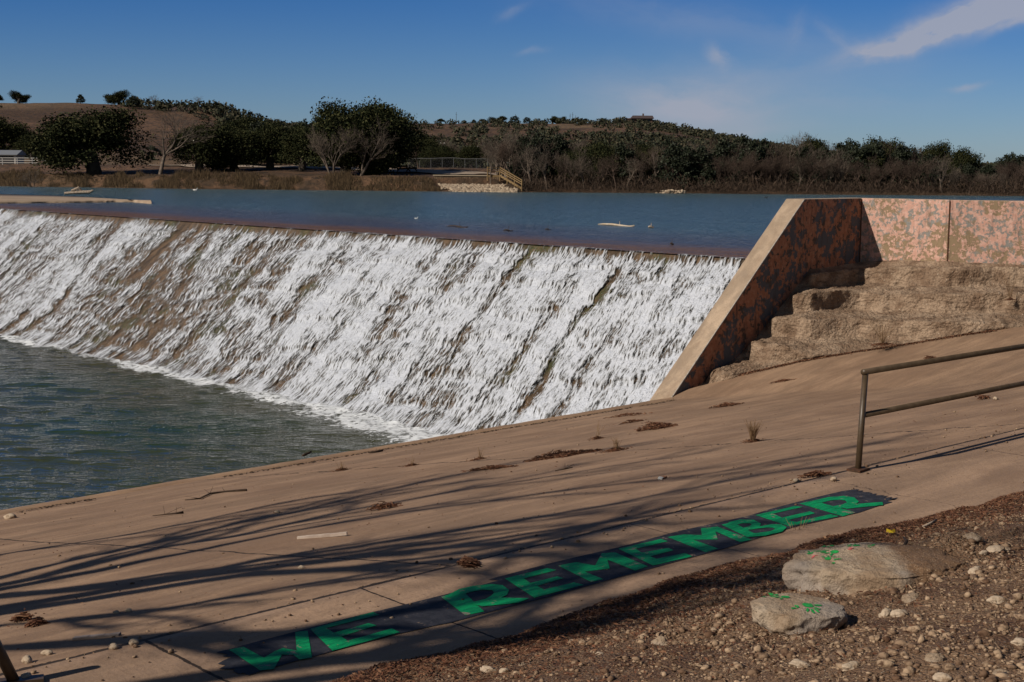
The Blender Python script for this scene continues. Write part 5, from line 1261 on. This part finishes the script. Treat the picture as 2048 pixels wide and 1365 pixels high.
def big_stones():
    r = random.Random(8); KS = .72; spots = [(1322, 1290, .10, 'pale elongated stone lying in the gravel below the lettering'), (1010, 1345, .055, 'smooth cream pebble near the bottom edge, left of centre'), (978, 1345, .09, 'flat tan stone beside the smooth cream pebble at the bottom'), (1045, 1332, .05, 'white pebble just right of the smooth cream pebble'), (1600, 1335, .10, 'large cream stone at the bottom, below the small boulder'), (1700, 1338, .09, 'flat tan stone at the bottom right of the large cream stone'), (1870, 1322, .09, 'angular pale stone near the bottom right'), (1772, 1232, .10, 'brown angular stone right of the small boulder'), (1797, 1233, .09, 'pale angular stone right of the brown angular one'), (1820, 1200, .11, 'upright rough brown rock behind the two angular stones'), (1722, 1187, .06, 'grey rounded stone at the foot of the large boulder'), (1950, 1145, .10, 'round brown rock at the right side of the dirt bank'), (1945, 1080, .12, 'flat white stone high on the bank at the right'), (1968, 1108, .07, 'cream stone below the flat white stone'), (1990, 1102, .11, 'long grey flat stone at the right of the bank'), (2010, 1100, .07, 'ochre stone at the right edge of the cluster'), (1995, 1205, .10, 'cream stone at the far right of the bank'), (2040, 1290, .09, 'cream stone at the lower right edge'), (1560, 1140, .05, 'small pale stone left of the large boulder'), (1905, 1130, .06, 'small white stone in the right gravel'), (1830, 1165, .05, 'small tan stone right of the large boulder'), (1430, 1262, .05, 'small brown stone left of the small boulder'), (1200, 1310, .05, 'small tan stone in the lower middle gravel'), (1885, 1360, .08, 'stone cut by the bottom edge at the right'), (2000, 1350, .07, 'tan stone in the bottom right corner')]
    for i, (px, py, s, lab) in enumerate(spots):
        s *= KS
        v, f = ico_np(4); P = v*(1+(fbm(v[:, 0]*1.4+i*3+20, v[:, 1]*1.4+20, v[:, 2]*1.4+20, o=4, seed=60+i)-.5)[:, None]*.9)*np.array([s*.8, s*r.uniform(.45, .65), s*r.uniform(.3, .5)])
        c = hit(px, py, dirt_z); o = link('stone', mesh_np('stone', P, f, True), m_stone if i % 3 else m_boulder, None, (c[0], c[1], c[2]+s*.12)); o.rotation_euler = (r.uniform(-.2, .2), r.uniform(-.2, .2), HEAD-math.pi/2+r.uniform(-.6, .9)); tag(o, lab, 'stone', 'larger stones on the dirt bank')
    def on(px, py):
        p = hit(px, py, lambda X, Y: np.where(np.asarray(Y) < JOINT_Y, PATH_Z-.004, slab_z(X, Y))); return p
    for i, (px, py, s, lab) in enumerate([(228, 1298, .035, 'small round stone beside the joint at the lower left'), (268, 1290, .04, 'egg-shaped stone on the joint at the lower left'), (94, 1310, .035, 'small brown stone right of the joint start at lower left'), (55, 1326, .045, 'tan stone near the leaning post at the lower left'), (52, 1362, .05, 'round stone in the bottom left corner'), (232, 1229, .03, 'dark flat stone on the apron at the left'), (257, 1225, .03, 'pale stone on the apron at the left, right of the dark flat one'), (603, 1138, .03, 'pair-like tan stone below the white stick'), (1667, 1062-100, .045, 'broken concrete chip beside the hole in the joint'), (1592, 965, .04, 'small concrete chip at the left end of the hole in the joint'), (555, 1026, .03, 'tiny pale stone amid the shadows'), (20, 1038, .08, 'white limestone chunk on the apron edge at the left'), (1991, 800, .05, 'pale stone on the apron behind the middle bar of the handrail')]):
        v, f = ico_np(3); P = v*(1+(fbm(v[:, 0]*1.4+i*3+20, v[:, 1]*1.4+20, v[:, 2]*1.4+20, o=3, seed=160+i)-.5)[:, None]*.8)*np.array([s*r.uniform(.9, 1.3), s*.8, s*.6])
        c = on(px, py); o = link('loose_stone', mesh_np('stone', P, f, True), m_stone, None, (c[0], c[1], c[2]+s*.4)); o.rotation_euler.z = r.uniform(0, 3); tag(o, lab, 'stone', 'loose stones on the concrete')
    # white stick and grey plank
    def plank(px0, py0, px1, py1, w, h, lab, mat, name='wooden_stick'):
        a, b = Vector(on(px0, py0)), Vector(on(px1, py1)); c = (a+b)/2+Vector((0, 0, h*.6)); m = MB(); dv = (b-a)
        n = 6
        for i in range(n):
            m.bar(dv*(i/n-.5)+Vector((0, 0, .002*(i % 2))), dv*((i+1)/n-.5)+Vector((0, 0, .002*(i % 2))), w*r.uniform(.92, 1.05), h)
        tag(m.build(name, mat, None, loc=c), lab, 'stick')
    plank(595, 1080, 694, 1071, .035, .03, 'pale flat stick lying on the shaded apron', material('pale stick', speckled((.55, .45, .37), (.42, .33, .27), 9, .002)))
    plank(148, 1281, 240, 1273, .05, .02, 'grey weathered plank in shadow at the lower left', material('grey plank', speckled((.24, .20, .19), (.16, .13, .12), 9, .002)))
    # paper-like carton
    p = on(1326, 958); m = MB(); m.box((0, 0, .012), (.13, .05, .022), .35); t = tag(m.build('carton', material('brown card', None, (.30, .14, .07)), None, loc=p), 'small flattened brown carton with a white end on the apron', 'litter')
    m = MB(); m.box((-.062, -.018, .020), (.045, .052, .024), .35); m.build('white_end', material('white card', None, (.75, .74, .7)), t)
    p = hit(1781, 1072, dirt_z); t = thing('snack_wrapper', 'crumpled yellow and green wrapper standing by the dead weeds', 'litter', p, HEAD-math.pi/2, None, .72)
    m = MB(); m.add([(-.055, 0, 0), (.05, .01, 0), (.062, -.02, .035), (.0, -.035, .045), (-.06, -.02, .03), (.0, .03, .04)], [(0, 1, 2, 3, 4), (0, 4, 5), (4, 3, 5), (3, 2, 5), (2, 1, 5), (1, 0, 5)]); m.build('green_half', material('green foil', None, (.02, .10, .03), .4), t)
    m = MB(); m.add([(-.058, -.015, .034), (.055, -.012, .037), (.048, 0, .085), (0, -.025, .078), (-.052, 0, .09), (0, .03, .05)], [(0, 1, 2, 3, 4), (0, 4, 5), (4, 3, 5), (3, 2, 5), (2, 1, 5), (1, 0, 5)]); m.build('yellow_half', material('yellow foil', None, (.60, .42, .03), .4), t)
    # weeds: tuft of dead stems with a mat of litter at its root
    def weed(px, py, hgt, nst, lab, spread=.5, mat_w=.12, pos=None, red=False):
        p = np.array(pos) if pos is not None else on(px, py); t = thing('dead_weed', lab, 'weed', p); m = MB()
        for i in range(nst):
            a = r.uniform(0, 6.28); l = hgt*r.uniform(.5, 1.05); q = r.uniform(.1, spread); bx, by = r.uniform(-.03, .03), r.uniform(-.03, .03)
            pts = [Vector((bx, by, 0)), Vector((bx+math.cos(a)*q*l*.35, by+math.sin(a)*q*l*.35, l*.5)), Vector((bx+math.cos(a)*q*l, by+math.sin(a)*q*l, l))]
            m.tube(pts, [.0042, .003, .0018], 3, False)
            if r.random() < .5:
                a2 = a+r.uniform(-1, 1); m.tube([pts[1], pts[1]+Vector((math.cos(a2)*l*.2, math.sin(a2)*l*.2, l*.3))], [.0025, .0012], 3, False)
        m.build('stems', m_drystem, t)
        m = MB()
        for i in range(int(260*mat_w/.12)):
            a = r.uniform(0, 6.28); q = abs(r.gauss(0, mat_w*.55)); c = Vector((math.cos(a)*q*1.7, math.sin(a)*q*.9, r.uniform(0, .05)*max(0, 1-q/mat_w))); dd = Vector((r.gauss(0, 1), r.gauss(0, 1), r.gauss(0, .3))).normalized()*r.uniform(.015, .04)
            m.tube([c-dd, c+dd], [.004, .002], 3, False)
        m.build('root_mat', m_litter, t)['kind'] = 'stuff'
    weed(1505, 884, .32, 60, 'tall brown tuft of dead weed growing from the crack below the pink wall', .55, .12)
    weed(1232, 902, .22, 22, 'low rusty weed tuft at the right end of the litter drift', .5, .17)
    weed(960, 920, .20, 12, 'small dead weed left of the litter drift', .5, .12)
    weed(683, 941, .16, 8, 'tiny dead weed on the apron, leftmost of the row', .5, .09)
    weed(823, 933, .16, 8, 'tiny dead weed second from left in the row on the apron', .5, .10)
    weed(1195, 878, .30, 5, 'thin tall dry stalks leaning above the litter drift', .7, .10)
    p = hit(1595, 1090, dirt_z); weed(0, 0, .28, 9, 'dry branching weed behind the large boulder', .6, .06, pos=p)
    p = hit(1785, 1052, dirt_z); weed(0, 0, .14, 10, 'short dead weed beside the yellow wrapper', .7, .08, pos=p)
    p = at_k(1765, 690, 33.8); weed(0, 0, .62, 34, 'wiry dead shrub at the foot of the rock ledges', .9, .3, pos=p)
    p = at_k(2020, 600, 35.0); weed(0, 0, .9, 12, 'thin bare stems on the rock ledges at the right edge', .6, .1, pos=p)
    # drifts of twigs and litter on the apron
    def drift(px0, py0, px1, py1, w, n, lab, name='litter_drift', L=.05, h=.05):
        a, b = Vector(on(px0, py0)), Vector(on(px1, py1)); c = (a+b)/2; m = MB(); dv = b-a; pv = Vector((-dv.y, dv.x, 0)).normalized()
        for i in range(n):
            s = r.gauss(0, .24); 
            if abs(s) > .55: continue
            q = r.gauss(0, w)*(1-abs(s)*1.3); o_ = dv*s+pv*q+Vector((0, 0, r.uniform(0, h)*(1-abs(s)*1.5))); d_ = (dv.normalized()*r.gauss(0, 1)+pv*r.gauss(0, .45)+Vector((0, 0, r.gauss(0, .12)))).normalized()*r.uniform(.3, 1)*L
            m.tube([o_-d_, o_+Vector((0, 0, .006)), o_+d_], [.005, .006, .003], 3, False)
        tag(m.build(name, m_litter if n > 100 else m_twig, None, loc=c+Vector((0, 0, .008))), lab, 'debris')
    drift(1055, 925, 1195, 903, .10, 1100, 'long dark drift of bark and litter in the middle of the apron')
    drift(930, 945, 1030, 935, .05, 160, 'thin pale-and-dark twig drift left of the long litter drift')
    drift(1275, 864, 1350, 852, .10, 600, 'dark mound of bark litter near the waterfall end of the apron', h=.09)
    drift(1420, 818, 1485, 808, .06, 300, 'flat reddish litter patch just below the foot of the sloping wall')
    drift(1210, 838, 1300, 828, .05, 120, 'line of small litter bits near the apron edge')
    drift(1240, 850, 1290, 842, .04, 110, 'second line of small litter bits behind the dark mound')
    drift(735, 1022, 800, 1012, .06, 150, 'dark leaf clump lying in the branch shadows')
    drift(920, 1132, 955, 1130, .05, 200, 'dark clump of litter on the joint above the letter R')
    drift(1600, 958, 1660, 950, .03, 130, 'litter in the broken joint near the foot of the handrail')
    drift(55, 1255, 90, 1250, .04, 110, 'small heap of crumbled litter at the lower left')
    drift(28, 1243, 62, 1240, .03, 110, 'second small heap of crumbled litter at the lower left edge')
    drift(1850, 720, 1868, 716, .07, 110, 'brown leaf patch on the apron above the handrail')
    drift(1540, 768, 1590, 760, .05, 140, 'line of brown leaves near the foot of the rock ledges')
    drift(1958, 800, 1975, 796, .05, 120, 'black leaf clump right behind the middle bar')
    def twig(pts, rads, lab, side=3):
        P = [Vector(on(*p))+Vector((0, 0, .02)) for p in pts]; c = P[len(P)//2].copy(); m = MB(); m.tube([p-c for p in P], rads, 6)
        for i in range(side):
            q = P[1+i % (len(P)-2)]-c; m.tube([q, q+Vector((r.uniform(-.2, .2), r.uniform(-.15, .15), r.uniform(.02, .1)))], [rads[0]*.5, .002], 4)
        tag(m.build('fallen_twig', m_twig, None, True, loc=c), lab, 'twig')
    twig([(370, 1003), (400, 1000), (420, 990), (450, 986), (493, 983)], [.008, .012, .014, .014, .02], 'crooked dark branch lying on the left part of the apron', 5)
    twig([(305, 1035), (330, 1032), (352, 1030), (367, 1028)], [.006, .01, .012, .02], 'short dark twig left of the crooked branch')
    twig([(605, 914), (612, 911), (622, 906)], [.02, .025, .02], 'dark stub of wood on the apron edge')
    twig([(738, 908), (752, 906), (765, 903)], [.014, .018, .02], 'dark stick on the apron edge right of the stub')
    twig([(1110, 945), (1130, 941), (1145, 938)], [.006, .01, .006], 'thin curled twig below the long litter drift')
    # root-like sticks on the dirt bank
    for i, (pts, lab) in enumerate([([(1748, 1144), (1780, 1136), (1803, 1127), (1812, 1110), (1806, 1102)], 'crooked dark root lying on the large boulder and dirt'), ([(1850, 1148), (1880, 1146), (1905, 1144)], 'dark stick right of the crooked root'), ([(1845, 1060), (1860, 1054), (1873, 1046)], 'thin pale twig on the dirt near the path edge')]):
        P = [Vector(hit(x, y, dirt_z))+Vector((0, 0, .03 if i else .10)) for x, y in pts]; c = P[1].copy(); m = MB(); m.tube([p-c for p in P], [.008]+[.012]*(len(P)-2)+[.006], 6); tag(m.build('fallen_root', m_twig if i < 2 else m_wood, None, True, loc=c), lab, 'twig')
big_stones()

# ------------------------------------------------------------------ leafless trees downstream, outside the frame, whose limbs shade the apron
def shade_trees():
    ground = lambda X, Y: np.where(np.asarray(Y) < JOINT_Y, PATH_Z, slab_z(X, Y))
    rng = random.Random(21)
    trees = [((-1.6, 13.2, 2.9), 'large leafless tree downstream on the bank whose limbs shade the concrete apron', .34, [
                ([(0, 1157), (250, 1098), (430, 1058), (640, 1012), (870, 958), (1050, 925), (1250, 895)], .085, .03),
                ([(0, 1172), (170, 1135), (330, 1096), (500, 1064), (700, 1020), (900, 985), (1150, 945), (1350, 915)], .10, .03),
                ([(0, 1192), (200, 1174), (400, 1148), (520, 1120), (700, 1097), (1000, 1045), (1250, 1002), (1500, 952), (1700, 925)], .11, .03),
                ([(350, 1160), (600, 1128), (850, 1100), (1000, 1085), (1200, 1048), (1400, 1000)], .12, .04),
                ([(500, 1150), (750, 1136), (950, 1116), (1120, 1082), (1300, 1040)], .10, .05),
                ([(0, 1110), (200, 1078), (400, 1042), (600, 1000), (760, 975)], .06, .03),
                ([(600, 1060), (850, 1020), (1100, 985), (1400, 950), (1650, 905)], .06, .03)]),
             ((-3.2, 9.4, 3.7), 'second leafless tree downstream nearer the path, shading the lettering', .28, [
                ([(-60, 1300), (150, 1288), (400, 1284), (560, 1270), (760, 1230), (1000, 1185), (1200, 1150)], .10, .03),
                ([(0, 1250), (150, 1242), (300, 1225), (500, 1190), (700, 1155), (950, 1120)], .06, .03),
                ([(500, 1340), (680, 1318), (850, 1300), (1050, 1262), (1250, 1228), (1450, 1190), (1600, 1160)], .09, .04),
                ([(700, 1350), (900, 1330), (1100, 1285), (1300, 1262), (1500, 1215), (1700, 1190), (1850, 1170)], .07, .03)])]
    for base, lab, tr, limbs in trees:
        B = Vector(base); t = thing('bare_shade_tree', lab, 'tree', base); trunk = MB(); fork = Vector((.2, .3, 3.0))
        trunk.tube([(0, 0, -.4), (.05, .1, 1.2), (.15, .2, 2.2), fork], [tr*1.25, tr, tr*.9, tr*.85], 12)
        tw = MB()
        for pts, r0, r1 in limbs:
            g = [Vector(hit(x, y, ground, 4, 45)) for x, y in pts]
            P = []
            for q in g:
                h = 5.0+(q.x-4.4)/1.32+rng.uniform(-.12, .12); P.append(q-Ld*(h/-Ld.z)-B)
            R = [1.3*(r0+(r1-r0)*i/(len(P)-1)) for i in range(len(P))]
            mid = fork.lerp(P[0], .5)+Vector((0, 0, -.2))
            trunk.tube([fork, mid]+P, [tr*.6, (tr*.6+r0)/2]+R, 8)
            for i in range(len(P)-1):
                for j in range(2):
                    a = P[i].lerp(P[i+1], rng.random()); d = (P[i+1]-P[i]).normalized(); d = (d+Vector((rng.gauss(0, .45), rng.gauss(0, .45), rng.uniform(-.3, .3)))).normalized(); L = rng.uniform(.8, 2.6)
                    p1 = a+d*L*.5+Vector((rng.gauss(0, .08), rng.gauss(0, .08), 0)); p2 = p1+(d+Vector((rng.gauss(0, .3), rng.gauss(0, .3), .2))).normalized()*L*.5
                    tw.tube([a, p1, p2], [R[i]*.65, R[i]*.5, .02], 5, False)
                    for k in range(14):
                        e = a.lerp(p2, rng.uniform(.3, 1)); f = (d+Vector((rng.gauss(0, .7), rng.gauss(0, .7), rng.gauss(0, .4)))).normalized()*rng.uniform(.3, 1.1); tw.tube([e, e+f], [.014, .005], 3, False)
        trunk.build('trunk', m_bark, t, True); tw.build('crown', m_barepale, t)
shade_trees()
